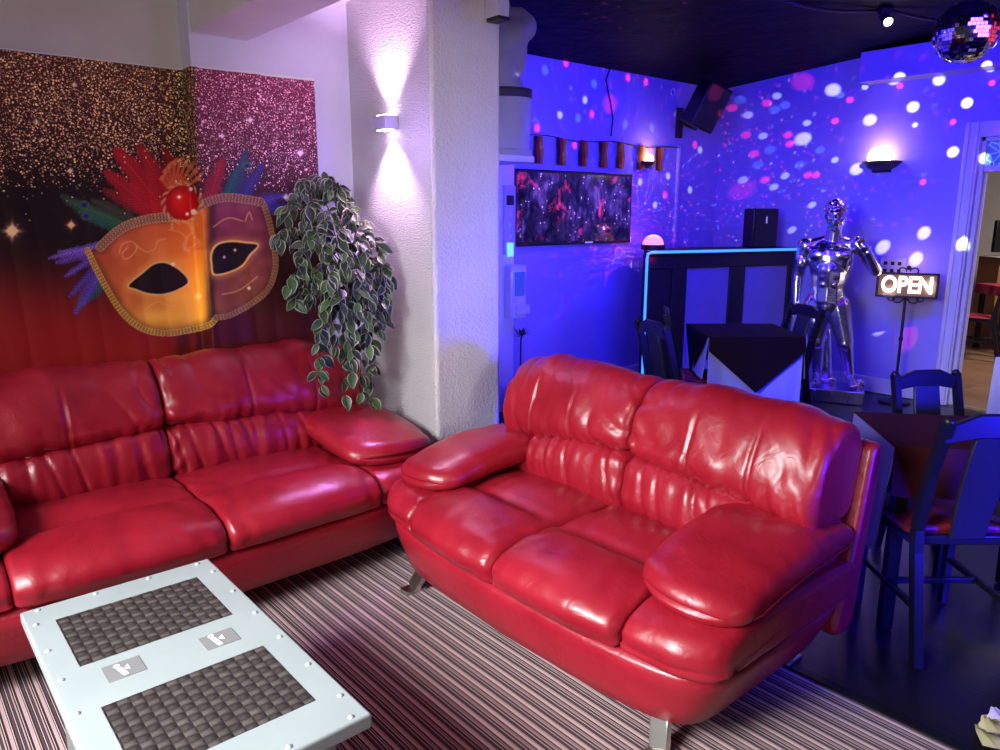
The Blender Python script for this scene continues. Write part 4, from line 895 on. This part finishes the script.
def silver_statue():
    KR = 1.13
    def caps(b, p, q, r0, r1, n=10): return globals()['caps'](b, p, q, r0 * KR, r1 * KR, n)
    t = thing('silver_statue', 'shiny silver life-size statue of a standing man with one arm bent up', 'statue', (6.02, 2.85, 0))
    face = math.atan2(-6.06, 2.80)      # turns its -y front to the camera
    t.rotation_euler = (0, 0, math.atan2(2.80, 6.06) - PI / 2)
    b = MB()
    # torso
    caps(b, (-.01, .0, .80), (0, .0, .93), .112, .108); b.ball((-.012, .01, .82), .125, 10, (1.12, .86, .95)); caps(b, (0, .0, .93), (.01, .0, 1.05), .110, .124)
    b.ball((.015, .0, 1.13), .155, 12, (1.12, .78, 1.02)); b.ball((.02, .03, 1.20), .13, 12, (1.25, .75, .75))
    for sx in (-1, 1):
        b.ball((.018 + sx * .072, -.074, 1.17), .085, 10, (1.05, .48, .66)); b.ball((.018 + sx * .09, -.06, 1.20), .07, 8, (1.1, .6, .6)); caps(b, (.03 + sx * .03, .03, 1.285), (.03 + sx * .17, .02, 1.235), .045, .052)
        b.ball((.012 + sx * .105, .01, 1.06), .07, 8, (.7, .9, 1.3)); b.ball((-.01 + sx * .09, -.01, .86), .06, 8, (.7, .9, 1.0)); b.ball((-.01 + sx * .07, .085, .79), .085, 10, (1, .9, 1.05))
        for k in range(3): b.ball((.008 + sx * .037, -.104 + .002 * k, 1.065 - .062 * k), .035, 8, (1, .6, .85))
    b.ball((-.01, -.075, .87), .06, 8, (1.1, .7, .9)); b.ball((-.012, -.088, .765), .05, 8, (.9, .7, 1.1))      # plain covered loins
    # neck, head
    caps(b, (.03, .012, 1.25), (.052, -.005, 1.40), .062, .052); hc = Vector((.058, -.02, 1.475))
    b.ball(hc, .093, 14, (.86, 1.0, 1.16)); b.ball(hc + Vector((0, -.03, -.055)), .055, 10, (.95, .95, 1)); b.ball(hc + Vector((0, -.066, -.085)), .024, 8)
    caps(b, hc + Vector((0, -.084, .012)), hc + Vector((0, -.104, -.025)), .010, .015, 8)
    for sx in (-1, 1):
        caps(b, hc + Vector((sx * .008, -.083, .026)), hc + Vector((sx * .045, -.068, .024)), .013, .010, 8); b.ball(hc + Vector((sx * .028, -.078, .006)), .012, 6); b.ball(hc + Vector((sx * .04, -.062, -.022)), .023, 8)
        b.ball(hc + Vector((sx * .076, .0, -.002)), .022, 8, (.4, .8, 1.2))
    caps(b, hc + Vector((-.018, -.086, -.05)), hc + Vector((.018, -.086, -.05)), .008, .008, 8); caps(b, hc + Vector((-.014, -.084, -.062)), hc + Vector((.014, -.084, -.062)), .009, .009, 8)
    rr = random.Random(3)
    for k in range(70):
        a = rr.uniform(0, 2 * PI); e = rr.uniform(.15, 1.5); v = Vector((math.cos(a) * math.cos(e) * .078, math.sin(a) * math.cos(e) * .09 + .006, math.sin(e) * .104 + .012))
        if v.y < -.05 and v.z < .06: continue
        b.ball(hc + v, rr.uniform(.014, .024), 6)
    # hanging arm (viewer's left)
    b.ball((-.165, .015, 1.235), .068, 10, (1, 1, 1.1)); caps(b, (-.175, .015, 1.21), (-.235, .03, .985), .055, .042); b.ball((-.205, -.005, 1.10), .047, 8, (.9, 1, 1.6))
    caps(b, (-.235, .03, .985), (-.245, -.015, .79), .044, .028); b.ball((-.243, .01, .92), .043, 8, (.9, .9, 1.6)); hand(b, (-.246, -.02, .785), (0, -.12, -1), (.15, -1, 0), .95, .7)
    # raised arm (viewer's right)
    b.ball((.215, .01, 1.255), .066, 10, (1, 1, 1.1)); caps(b, (.225, .0, 1.24), (.345, -.01, 1.055), .052, .040); b.ball((.285, -.012, 1.15), .045, 8, (1, .9, 1.2))
    caps(b, (.345, -.01, 1.055), (.285, -.135, 1.20), .042, .027); b.ball((.325, -.045, 1.10), .040, 8); hand(b, (.285, -.135, 1.20), (-.45, -.15, .8), (-.8, -.3, -.5), .9, .6)
    # standing leg (viewer's left) and relaxed leg
    caps(b, (-.085, .01, .76), (-.09, .0, .475), .095, .062); b.ball((-.095, -.02, .63), .078, 10, (.95, .9, 1.7)); b.ball((-.09, -.028, .46), .052, 8, (1, .9, 1.1)); caps(b, (-.09, .01, .45), (-.085, .03, .20), .058, .034); b.ball((-.09, .045, .36), .052, 8, (1, .9, 1.7))
    caps(b, (-.085, .04, .165), (-.092, -.11, .142), .036, .026); b.ball((-.085, .055, .155), .034, 8)
    caps(b, (.07, .0, .76), (.125, -.06, .48), .092, .060); b.ball((.095, -.045, .63), .074, 10, (.95, .9, 1.6)); b.ball((.127, -.085, .465), .050, 8, (1, .9, 1.1)); caps(b, (.128, -.055, .455), (.16, .03, .205), .056, .033); b.ball((.14, .0, .37), .050, 8, (.95, .95, 1.6))
    caps(b, (.16, .035, .17), (.195, -.10, .142), .035, .025); b.ball((.16, .05, .158), .033, 8)
    for fx, fy in ((-.092, -.11), (.195, -.10)):
        for k in range(5): caps(b, (fx + (k - 2) * .014, fy, .138), (fx + (k - 2) * .017, fy - .04 + abs(k - 1) * .006, .134), .012, .010, 6)
    b.v = [(x - .085 * (z - .13), y, z) for x, y, z in b.v]
    o = b.build('figure', SILVER, t, 180)
    m = o.modifiers.new('remesh', 'REMESH'); m.mode = 'VOXEL'; m.voxel_size = .007; m.use_smooth_shade = True
    m = o.modifiers.new('smooth', 'SMOOTH'); m.factor = .5; m.iterations = 3
    # rock base with a stump
    b = MB(); b.box(-.20, .27, -.20, .16, 0, .105)
    for x in (-.10, .03, .15): b.box(x, x + .012, -.206, -.195, .01, .095)
    b.build('base', SILVER, t, 30, .014, 3)
    b = MB(); b.tube([(-.03, .09, .10), (-.035, .10, .25), (-.05, .10, .42), (-.06, .085, .56)], [.075, .055, .05, .045], 12); b.ball((-.03, .09, .13), .085, 8, (1.2, .9, .5)); b.ball((.22, .03, .13), .05, 8, (1.2, 1, .8))
    b.build('tree_stump', SILVER, t, 180)
silver_statue()

def torso():
    pp_ = ony(500, 100, 3.40); p = Vector((pp_.x, 3.40, LZ)); t = thing('torso_mannequin', 'grey sculpted male torso standing on a small shelf behind the pillar', 'statue', p, math.atan2(p.y, p.x) - PI / 2)
    GREY = mat('grey_stone', (.36, .33, .33), .45); b = MB(); k = 1.0
    for sx in (-1, 1):
        caps(b, (sx * .068, .0, .05), (sx * .066, .0, .25), .062, .078); b.ball((sx * .07, -.05, .53), .07, 10, (1.05, .6, .8)); b.ball((sx * .08, 0, .45), .075, 8, (.8, .85, 1.5))
        b.ball((sx * .125, .0, .56), .062, 8)
        for j in range(3): b.ball((sx * .03, -.062, .45 - .05 * j), .028, 8, (1, .6, .9))
    b.ball((0, .0, .29), .115, 10, (1.1, .8, .8)); caps(b, (0, 0, .30), (0, 0, .42), .09, .10); b.ball((0, 0, .50), .13, 12, (1.1, .72, .95)); caps(b, (0, .0, .6), (0, -.005, .66), .055, .05); caps(b, (-.1, .0, .60), (.1, 0, .60), .045, .045)
    t.scale = (1.1, 1.0, 1.24)
    o = b.build('torso', GREY, t, 180); m = o.modifiers.new('remesh', 'REMESH'); m.mode = 'VOXEL'; m.voxel_size = .008; m.use_smooth_shade = True; m = o.modifiers.new('smooth', 'SMOOTH'); m.factor = .5; m.iterations = 6
    b = MB(); n = 36; prof = [(.30, .137), (.285, .143), (.25, .146), (.15, .140), (.03, .135)]
    vs = []; fs = []
    for z, r in prof:
        for i in range(n): a = 2 * PI * i / n; rr = r * (1 + .035 * math.sin(a * 7 + z * 9) * (1 if z < .25 else .2)); vs.append((rr * 1.1 * math.cos(a), rr * .80 * math.sin(a), z))
    for j in range(len(prof) - 1):
        for i in range(n): fs.append((j * n + i, j * n + (i + 1) % n, (j + 1) * n + (i + 1) % n, (j + 1) * n + i))
    b.add(vs, fs); tag(b.build('wrap', mat('pale_wrap', (.45, .42, .38), .6), t, 180), 'pale cloth wrap with a dark waistband')
    b = MB(); b.lathe([(.139, .255), (.15, .257), (.15, .295), (.139, .297)], 36, Matrix.Diagonal((1.1, .8, 1, 1))); b.build('waistband', mat('dark_band', (.05, .04, .05), .6), t, 180)
    MB().lathe([(.001, 0), (.15, 0), (.15, .03), (.14, .035), (.001, .035)], 32, Matrix.Diagonal((1.1, .75, 1, 1))).build('base', GREY, t, 40)
torso()
o = MB().box(PX1, onx(0, 0, 1).x * 0 + ony(531, 158, 3.25).x, 3.22, 3.58, LZ - .035, LZ).build('wall_shelf', TRIM_W, None, 30, .004); tag(o, 'small pale shelf on the back side of the pillar carrying the torso', 'shelf')

# ================================================================== OPEN SIGN
sy = onx(907, 285, 6.28); S0 = Vector((6.28, sy.y, 0)); sz = sy.z
os_ = thing('open_sign', 'lit OPEN sign on a thin black stand with scrollwork', 'sign', S0, math.atan2(S0.y, S0.x) - PI / 2)
MB().lathe([(.001, 0), (.12, 0), (.12, .012), (.03, .025), (.012, .05), (.001, .05)], 24).build('base', IRON, os_, 40)
MB().lathe([(.011, .04), (.011, .5), (.016, .505), (.016, .53), (.011, .535), (.011, sz - .08)], 12).build('pole', IRON, os_, 40)
sb = MB().box(-.215, .215, -.035, .035, sz - .095, sz + .095).build('sign_box', mat('sign_black', (.012, .010, .010), .5), os_, 30, .006)
b = MB()
for a_ in ((-.215, .215, sz + .083, sz + .098), (-.215, .215, sz - .098, sz - .083)): b.box(a_[0], a_[1], -.045, -.033, a_[2], a_[3])
for s in (-1, 1): b.box(s * .208 - .009, s * .208 + .009, -.045, -.033, sz - .098, sz + .098)
b.build('sign_frame', IRON, sb, 30, .002)
MB().box(-.20, .20, -.037, -.034, sz - .082, sz + .082).build('sign_face', mat('lit_amber_face', (.20, .11, .05), .5, emit=(.55, .26, .09), es=.22), sb, 30)
me = text_mesh('OPEN', .178, .003, .0055); me.materials.append(mat('lit_letters', (1, .95, .85), .5, emit=(1.0, .84, .56), es=2.6))
lo = bpy.data.objects.new('letters', me); COL.objects.link(lo); lo.parent = sb; lo.matrix_local = Matrix.Translation((0, -.041, sz - .002)) @ Matrix.Rotation(PI / 2, 4, 'X') @ Matrix.Diagonal((.78, 1.0, 1, 1))
b = MB()
def scroll(cx, cz_, r, s, flip):
    pts = []
    for i in range(22): a = i / 21 * 1.6 * PI; rr = r * (1 - .6 * i / 21); pts.append((cx + s * (r - rr * math.cos(a)), 0, cz_ + flip * rr * math.sin(a)))
    b.tube(pts, .006, 6)
for s in (-1, 1): scroll(s * .012, sz + .105, .035, s, 1); scroll(s * .015, sz - .105, .045, s, -1); scroll(s * .075, sz - .103, .030, s, -1)
b.ball((0, 0, sz + .135), .018, 8); b.build('scrollwork', IRON, sb, 180)
# socket plate behind
pp = onx(893, 267, XR)
so = thing('wall_socket', 'pale double switch plate on the right wall above the OPEN sign', 'wall socket', (XR, pp.y, pp.z), -PI / 2)
MB().box(-.10, .10, -.014, 0, -.075, .075).build('plate', mat('pale_plate', (.5, .48, .6), .4), so, 30, .004)
for x in (-.055, 0, .055):
    for z in (-.03, .03): MB().box(x - .014, x + .014, -.018, -.014, z - .014, z + .014).build('switch', BLACK, so, 30, .002)

# dispenser and panel on the pilaster
dv = ony(516, 291, 4.22)
d_ = thing('wall_dispenser', 'white wall dispenser with a blue-lit window beside the pillar', 'dispenser', (LX - .02, 4.24, dv.z))
MB().box(-.085, .065, -.09, 0, -.20, .20).build('housing', TRIM_W, d_, 30, .014, 3)
MB().box(-.055, .045, -.094, -.09, -.03, .15).build('window', mat('blue_window', (.02, .03, .2), .2, emit=(.05, .08, .6), es=.6), d_, 30)
MB().box(-.05, .085, -.11, -.09, -.17, -.10).build('lever', TRIM_W, d_, 30, .006)
pz = ony(507, 222, 4.22).z
d2 = thing('wall_switch_panel', 'narrow pale control panel on the pilaster above the dispenser', 'control panel', (LX - .06, 4.24, pz))
MB().box(-.055, .055, -.02, 0, -.24, .26).build('plate', mat('lilac_plate', (.5, .48, .62), .4), d2, 30, .004)
MB().box(-.035, .035, -.024, -.02, .12, .19).build('keypad', BLACK, d2, 30)
for k in range(3): MB().box(-.012, .012, -.026, -.02, -.12 + .08 * k, -.09 + .08 * k).build('button', TRIM_W, d2, 30, .003)
MB().box(-.03, .03, -.026, -.02, -.38 + .13, -.15).build('indicator', mat('cyan_light', (.1, .4, 1), .3, emit=(.15, .5, 1), es=1.6), d2, 30)
# device at top of pillar
dp = Vector((PX1 - .03, PY - .05, onz(500, 10, 0).z))
pz2 = ony(500, 10, PY - .05)
de = thing('wall_spotlight', 'pale box light with a green glow high on the pillar corner', 'spotlight', (pz2.x, PY, pz2.z))
MB().box(-.05, .022, -.09, 0, -.035, .12).build('housing', mat('pale_box', (.6, .6, .62), .5), de, 30, .006)
MB().box(.0222, .026, -.07, -.02, -.025, .1).build('lens', mat('green_lens', (.02, .4, .1), .3, emit=(.05, .9, .2), es=.5), de, 30)
MB().box(-.045, .018, -.095, -.01, -.05, -.035).build('bottom_cover', BLACK, de, 30)
# small dark foliage by the pilaster
b = MB(); kp = ony(520, 336, 4.05); rk = random.Random(2); b.tube([(0, 0, 0), (.01, 0, kp.z - .02), (.02, -.01, kp.z + .02)], .006, 6)
fp = thing('potted_plant', 'small dark spiky plant peeping over the loveseat back beside the pillar', 'plant', (kp.x, kp.y, 0))
b.build('stem', IRON, fp, 180)
b = MB()
for k in range(22):
    a = rk.uniform(0, 2 * PI); e = rk.uniform(-.3, .9); v = Vector((math.cos(a) * math.cos(e), math.sin(a) * math.cos(e), math.sin(e))); s = v.cross(Vector((0, 0, 1))).normalized() * .012; o_ = Vector((.01, 0, kp.z)); L = rk.uniform(.05, .10)
    b.add([o_, o_ + v * L * .5 + s, o_ + v * L, o_ + v * L * .5 - s], [(0, 1, 2, 3)])
b.build('leaves', mat('dark_leaf', (.006, .008, .008), .5), fp, 0)
MB().lathe([(.001, 0), (.09, 0), (.11, .2), (.10, .2), (.09, .17), (.001, .16)], 20).build('pot', BLACK, fp, 40)

# ================================================================== DISCO BALL, CEILING SPOT
BALL = CAM + ray(966, 32) / F * 4.0
db = thing('disco_ball', 'mirrored disco ball hanging below the black ceiling', 'disco ball', BALL)
def mirror():
    m = bpy.data.materials.new('mirror_tiles'); m.use_nodes = True; n = N(m.node_tree); b = n.n['Principled BSDF']; b.inputs['Metallic'].default_value = 1; b.inputs['Roughness'].default_value = .06
    a = n('ShaderNodeVertexColor', layer_name='tile'); n.link(a.outputs[0], b.inputs['Base Color']); return m
b = MB(); R_ = .158; tcol = []; rr = random.Random(4)
for i in range(26):
    e0, e1 = -PI / 2 + PI * i / 26, -PI / 2 + PI * (i + 1) / 26; em = (e0 + e1) / 2; k = max(3, int(2 * PI * math.cos(em) * R_ / .019))
    for j in range(k):
        a0, a1 = 2 * PI * (j + .06) / k, 2 * PI * (j + .94) / k; t = (rr.gauss(0, .006), rr.gauss(0, .006)); g = (e1 - e0) * .06
        q = [Vector((math.cos(e) * math.cos(a), math.cos(e) * math.sin(a), math.sin(e))) * (R_ + t[0] * ((a - a0) / (a1 - a0) - .5) * .25 + t[1] * (u - .5) * .25) for e, a, u in ((e0 + g, a0, 0), (e0 + g, a1, 0), (e1 - g, a1, 1), (e1 - g, a0, 1))]
        b.add(q, [(0, 1, 2, 3)]); s = rr.uniform(.75, 1.0); tcol += [(s, s, s, 1)] * 4
o = b.build('mirror_tiles', mirror(), db, 0); a = o.data.color_attributes.new('tile', 'FLOAT_COLOR', 'POINT'); a.data.foreach_set('color', [c for q in tcol for c in q])
MB().ball((0, 0, 0), R_ - .003, 16).build('core', BLACK, db, 180)
ct = cz(BALL.y) - BALL.z
MB().tube([(0, 0, R_ - .005), (0, 0, ct)], .006, 8).build('hanger', IRON, db, 180)
MB().lathe([(.02, R_ - .006), (.02, R_ + .015), (.012, R_ + .02)], 14).build('collar', CHROME, db, 40)
sp0 = onz(884, 24, 2.70); zc = cz(sp0.y)
cs_ = thing('ceiling_spotlight', 'small bright white spotlight on a black bar under the ceiling', 'spotlight', (sp0.x, sp0.y, zc), VIEW)
MB().box(-.035, .035, -.03, .03, -.04, 0).build('mount', IRON, cs_, 30, .004)
MB().lathe([(.001, .05), (.03, .05), (.034, -.04), (.03, -.045), (.026, -.03), (.001, -.03)], 18, Matrix.Translation((0, -.02, -.07)) @ Matrix.Rotation(math.radians(-55), 4, 'X')).build('can', IRON, cs_, 40)
MB().ball((0, -.052, -.092), .024, 10).build('bulb', mat('white_bulb', (1, 1, 1), .4, emit=(.75, .8, 1.0), es=25), cs_, 180)
b = MB()
for s in (-1, 1):
    pts = [(s * (.04 + .09 * i), .0 + .03 * i * s, -.012 - .03 * math.sin(i / 8 * PI)) for i in range(9)]; b.tube(pts, .010, 6)
tag(b.build('cable', IRON, cs_, 180), 'black cables draped along the ceiling')

# ================================================================== NEXT ROOM FURNITURE
def atc(px, D, z): w = D * math.cos(PIT) + (H - z) * math.sin(PIT); return fl((px - 500) / F * w, D, z)
nc = atc(988, 7.75, 0); dup(c0, nc, VIEW - 2.2, 'black dining chair with a red seat seen through the doorway', 'chairs in the next room')
nt = atc(1012, 8.2, 0); cloth_table('dining_table', 'small dark table under a red cloth in the next room', nt, VIEW, .6, .6, .72)
drape(.6, .6, .72, (.1, .1, .1, .1), mat('red_cloth', (.30, .02, .04), .8), 'tablecloth', nt, VIEW, 'short red tablecloth on the table beyond the doorway')
ca = atc(1008, 9.0, 0); OAK = mat('orange_oak', (.34, .15, .05), .45)
cb = thing('sideboard', 'orange oak sideboard with glazed front in the next room', 'cabinet', ca, VIEW)
b = MB(); b.box(-.36, .36, -.2, .2, .95, .99); b.box(-.36, -.32, -.2, .2, 0, .95); b.box(.32, .36, -.2, .2, 0, .95); b.box(-.32, .32, .18, .2, 0, .95); b.box(-.32, .32, -.18, .18, .06, .09); b.box(-.32, .32, -.18, .18, .5, .52); b.build('carcass', OAK, cb, 30, .004)
for s in (-1, 1):
    b = MB(); b.box(s * .16 - .155, s * .16 + .155, -.215, -.2, .08, .13); b.box(s * .16 - .155, s * .16 + .155, -.215, -.2, .89, .94)
    for q_ in (-1, 1): b.box(s * .16 + q_ * .14 - .015, s * .16 + q_ * .14 + .015, -.215, -.2, .08, .94)
    dd = b.build('door', OAK, cb, 30, .003)
    MB().box(s * .16 - .13, s * .16 + .13, -.21, -.206, .13, .89).build('pane', mat('dark_glass', (.04, .035, .03), .1), dd, 30)
b = MB()
n = 30; vs = []
for i in range(n + 1): u = i / n; x = -.37 + .74 * u; vs += [(x, -.222, .995), (x, -.226 - .004 * math.sin(u * 40), .93 + .012 * math.sin(u * 50))]
b.add(vs, [(2 * i, 2 * i + 1, 2 * i + 3, 2 * i + 2) for i in range(n)]); b.box(-.37, .37, -.222, .21, .991, .995)
o = b.build('lace_runner', mat('white_lace', (.78, .76, .74), .8), None, 30); o.location = ca; o.rotation_euler = (0, 0, VIEW); tag(o, 'white lace runner on the oak sideboard in the next room', 'runner')
tvp = ca + Vector((0, 0, .996))
t2 = thing('television', 'black television on the lace runner in the next room', 'television', tvp, VIEW)
MB().box(-.34, .34, -.03, .03, .05, .42).build('screen', BLACK, t2, 30, .006); MB().box(-.12, .12, -.08, .08, 0, .05).build('stand', BLACK, t2, 30, .004)
def damask():
    m = bpy.data.materials.new('dark_damask'); m.use_nodes = True; n = N(m.node_tree); b = n.n['Principled BSDF']; tc = n('ShaderNodeTexCoord'); mp = n('ShaderNodeMapping'); mp.inputs['Rotation'].default_value = (PI / 4, 0, 0); mp.inputs['Scale'].default_value = (1, 14, 14); n.link(tc.outputs['Object'], mp.inputs[0])
    c = n('ShaderNodeTexChecker', i_Scale=1.0); c.inputs[1].default_value = (.20, .18, .17, 1); c.inputs[2].default_value = (.05, .045, .05, 1); n.link(mp.outputs[0], c.inputs[0]); n.link(c.outputs[0], b.inputs['Base Color']); b.inputs['Roughness'].default_value = .8; return m
wp0, wp1 = onx(966, 200, 11.79), onx(983, 200, 11.79); b = MB().box(11.785, 11.8, wp1.y, wp0.y, 0, 2.9); struct(b.build('trim_6', damask(), None, 30), 'strip of dark patterned wallpaper in the next room')

# ================================================================== LIGHTS
def light(name, kind, loc, energy, col, **kw):
    l = bpy.data.lights.new(name, kind); l.energy = energy; l.color = col
    tgt = kw.pop('to', None)
    for k, v in kw.items(): setattr(l, k, v)
    o = bpy.data.objects.new(name, l); COL.objects.link(o); o.location = loc
    if tgt is not None: o.rotation_euler = (Vector(tgt) - Vector(loc)).to_track_quat('-Z', 'Y').to_euler()
    return o
# daylight from a window on the camera's left, then two added fills
light('window_light', 'AREA', (-1.6, 1.5, 2.25), 84, (.95, .98, 1.0), shape='RECTANGLE', size=1.6, size_y=1.2, to=(1.45, 1.40, .0), spread=math.radians(80))
light('wall_fill', 'AREA', (-1.95, .4, 1.7), 12, (1, .97, .93), shape='RECTANGLE', size=1.2, size_y=1.2, to=(1.0, 3.0, 1.9), spread=math.radians(140))  # added wide fill to brighten the left wall and beam
light('pillar_fill', 'AREA', (.5, -2.2, 1.8), 3.6, (1, .96, .95), shape='RECTANGLE', size=1.0, size_y=1.0, to=(2.35, 2.9, 1.55), spread=math.radians(34))  # added fill from behind the camera for pillar and torso
# sconce beams, then two added violet fills
for s in (1, -1):
    light('sconce_beam', 'SPOT', SCON + Vector((-.055, 0, s * .05)), 30, (1.0, .62, 1.0), spot_size=math.radians(95), spot_blend=.8, shadow_soft_size=.02, to=SCON + Vector((.03, 0, s * 1.0)))
light('sofa_sheen_spot', 'SPOT', SCON + Vector((-.10, -.08, -.06)), 42, (.50, .16, 1.0), spot_size=math.radians(30), spot_blend=.9, shadow_soft_size=.06, to=(1.45, 2.72, .42))  # added violet spot for the sheen on the sofa seat
light('corner_fill', 'POINT', (1.78, 2.86, 1.80), 4.2, (.55, .32, 1.0), shadow_soft_size=.15)  # added violet fill for the corner, no lamp stands here
# blue party lights
BLUE = (.035, .012, 1.0)
light('blue_flood', 'AREA', (4.4, 1.2, 2.4), 52, BLUE, shape='DISK', size=.6, to=(5.4, 4.3, 1.0))
light('blue_flood_b', 'AREA', (3.7, 3.1, 2.35), 42, (.02, .006, 1.0), shape='DISK', size=.5, to=(4.4, 4.36, .8))
light('blue_flood_c', 'AREA', (4.1, 2.6, 2.4), 28, (.045, .018, 1.0), shape='DISK', size=.5, to=(6.5, 2.6, 1.2))
light('blue_flood_d', 'AREA', (2.75, -1.3, .85), 34, (.02, .012, 1.0), shape='DISK', size=.6, to=(2.9, .9, .6), spread=math.radians(50))
light('uplight_warm', 'POINT', (XR - .16, onx(883, 150, XR).y, onx(883, 150, XR).z + .05), 1.1, (1.0, .55, .28), shadow_soft_size=.05)
light('uplight_warm_b', 'POINT', (pw.x, YB - .12, pw.z + .08), 1.6, (1.0, .55, .2), shadow_soft_size=.04)
light('sign_glow', 'POINT', S0 + Vector((.06, .03, sz + .16)), .9, (1.0, .6, .25), shadow_soft_size=.05)
light('next_room_lamp', 'AREA', (8.6, 1.2, 2.8), 130, (1.0, .9, .78), shape='DISK', size=.8, to=(8.6, 1.2, 0))
light('ball_red_fill', 'AREA', BALL + Vector((.85, -1.15, .16)), 3.2, (1.0, .05, .015), shape='DISK', size=1.3, to=BALL)  # unseen red disc added for the ball to reflect
light('ball_blue_fill', 'AREA', BALL + Vector((-1.2, .9, .05)), 3, (.10, .06, 1.0), shape='DISK', size=.8, to=BALL)  # unseen blue disc added to colour the ball's reflections

def gobo(name, loc, energy, build):
    o = light(name, 'POINT', loc, energy, (1, 1, 1), shadow_soft_size=0.0); l = o.data; l.use_nodes = True; n = N(l.node_tree)
    em = n.n.get('Emission') or n('ShaderNodeEmission'); g = n('ShaderNodeNewGeometry'); nv = n('ShaderNodeVectorMath', operation='NORMALIZE'); n.link(g.outputs['Normal'], nv.inputs[0])
    c, s = build(n, nv.outputs[0]); n.link(c, em.inputs['Color'])
    n.link(s, em.inputs['Strength']); return o
def star_gobo(scale, rad, keep, red=.5):
    def f(n, v):
        vo = n('ShaderNodeTexVoronoi', i_Scale=float(scale)); n.link(v, vo.inputs['Vector']); s = n('ShaderNodeSeparateColor'); n.link(vo.outputs['Color'], s.inputs[0])
        on = n.math('LESS_THAN', s.outputs[0], keep); r_ = n.math('MULTIPLY', n.math('ADD', s.outputs[2], .25), rad)
        dot = n.math('SUBTRACT', 1.0, n.math('DIVIDE', vo.outputs['Distance'], r_), None, True); dot = n.math('MINIMUM', n.math('MULTIPLY', dot, 2.5), 1.0)
        c = n.ramp(s.outputs[1], [(0, (1.0, .02, .10)), (red, (.15, .35, 1.0)), (red + .2, (.8, .8, 1.0)), (red + .32, (1.0, .1, .5))], 'CONSTANT')
        return c, n.math('MULTIPLY', on, dot)
    return f
def dot_gobo(groups, origin):
    def f(n, v):
        tot = None; col = None
        for pts, ang, c, k in groups:
            mx = None
            for p in pts:
                d = (Vector(p) - origin).normalized(); dn = n('ShaderNodeVectorMath', operation='DOT_PRODUCT'); n.link(v, dn.inputs[0]); dn.inputs[1].default_value = d
                mx = dn.outputs['Value'] if mx is None else n.math('MAXIMUM', mx, dn.outputs['Value'])
            c0_, c1_ = math.cos(math.radians(ang)), math.cos(math.radians(ang * .6)); m = n.math('MULTIPLY', n.math('DIVIDE', n.math('SUBTRACT', mx, c0_), c1_ - c0_, None, True), k)
            cc = n.mix(1.0, (*c,), m, 'MULTIPLY'); col = cc if col is None else n.mix(1.0, col, cc, 'ADD')
        v_ = n('ShaderNodeValue'); v_.outputs[0].default_value = 1.0; return col, v_.outputs[0]
    return f
BL = BALL + Vector((.17, .12, -.13))
W = lambda L: [onx(px, py, XR) for px, py in L]
big = W([(833, 90), (870, 120), (913, 107), (894, 79), (939, 80), (967, 103), (991, 66), (953, 152), (985, 158), (857, 169), (803, 139), (924, 233), (883, 247), (916, 259), (928, 308), (880, 326), (963, 247), (996, 40)])
small = W([(807, 123), (763, 136), (774, 187), (785, 176), (835, 160), (748, 115), (777, 96), (743, 180), (812, 205), (792, 230), (915, 125), (865, 87), (760, 215)]) + [ony(px, py, YB) for px, py in ((690, 190), (668, 176), (655, 205), (640, 182), (700, 150), (585, 100), (560, 115))]
reds = W([(835, 121), (767, 103), (746, 135), (788, 135), (790, 144), (754, 154), (765, 180), (808, 175), (816, 175), (953, 122), (900, 86), (992, 83), (923, 182), (732, 108), (850, 100)]) + [ony(px, py, YB) for px, py in ((592, 114), (628, 78), (646, 82), (566, 63), (537, 128), (575, 145), (690, 120), (695, 145), (612, 283), (665, 195), (650, 150))]
bred = W([(803, 82), (907, 338), (742, 190)]) + [ony(px, py, YB) for px, py in ((610, 104), (683, 96), (612, 281))]
blues = W([(775, 110), (770, 150), (785, 105), (800, 165), (820, 150), (840, 95), (758, 165), (740, 100)]) + [ony(px, py, YB) for px, py in ((594, 84), (578, 118), (545, 70), (625, 125), (652, 128))]
gobo('ball_dots', BL, 620, dot_gobo([(big, 1.5, (.72, .78, 1.0), 1.0), (small, .75, (.6, .75, 1.0), .8), (reds, .8, (1.0, .03, .10), 1.0), (bred, 2.0, (1.0, .03, .22), .35), (blues, .9, (.12, .35, 1.0), .4)], BL))
DL = BA + (q0 := Matrix.Rotation(ba, 4, 'Z')) @ Vector((.17, .12, 1.36))
gobo('dome_dots', DL, 70, star_gobo(38, .36, .8))
gobo('ceiling_dots', Vector((4.3, 2.4, 2.2)), 60, star_gobo(30, .26, .3, .45))

w = bpy.data.worlds.new('World'); SC.world = w; w.use_nodes = True; w.node_tree.nodes['Background'].inputs[0].default_value = (.5, .48, .55, 1); w.node_tree.nodes['Background'].inputs[1].default_value = .045

# ================================================================== CAMERA AND VIEW
cd = bpy.data.cameras.new('camera'); co = bpy.data.objects.new('camera', cd); COL.objects.link(co); co.location = CAM
cd.sensor_width = 36; cd.lens = F / 1000 * 36; cd.clip_start = .05
co.rotation_euler = Matrix((RT, UP, -FW)).transposed().to_euler()
SC.camera = co
SC.view_settings.view_transform = 'Standard'; SC.view_settings.look = 'None'; SC.view_settings.exposure = 0; SC.view_settings.gamma = 1
SC.cycles.use_denoising = True
SC.cycles.max_bounces = 6; SC.cycles.diffuse_bounces = 3; SC.cycles.glossy_bounces = 3
SC.cycles.sample_clamp_indirect = 6
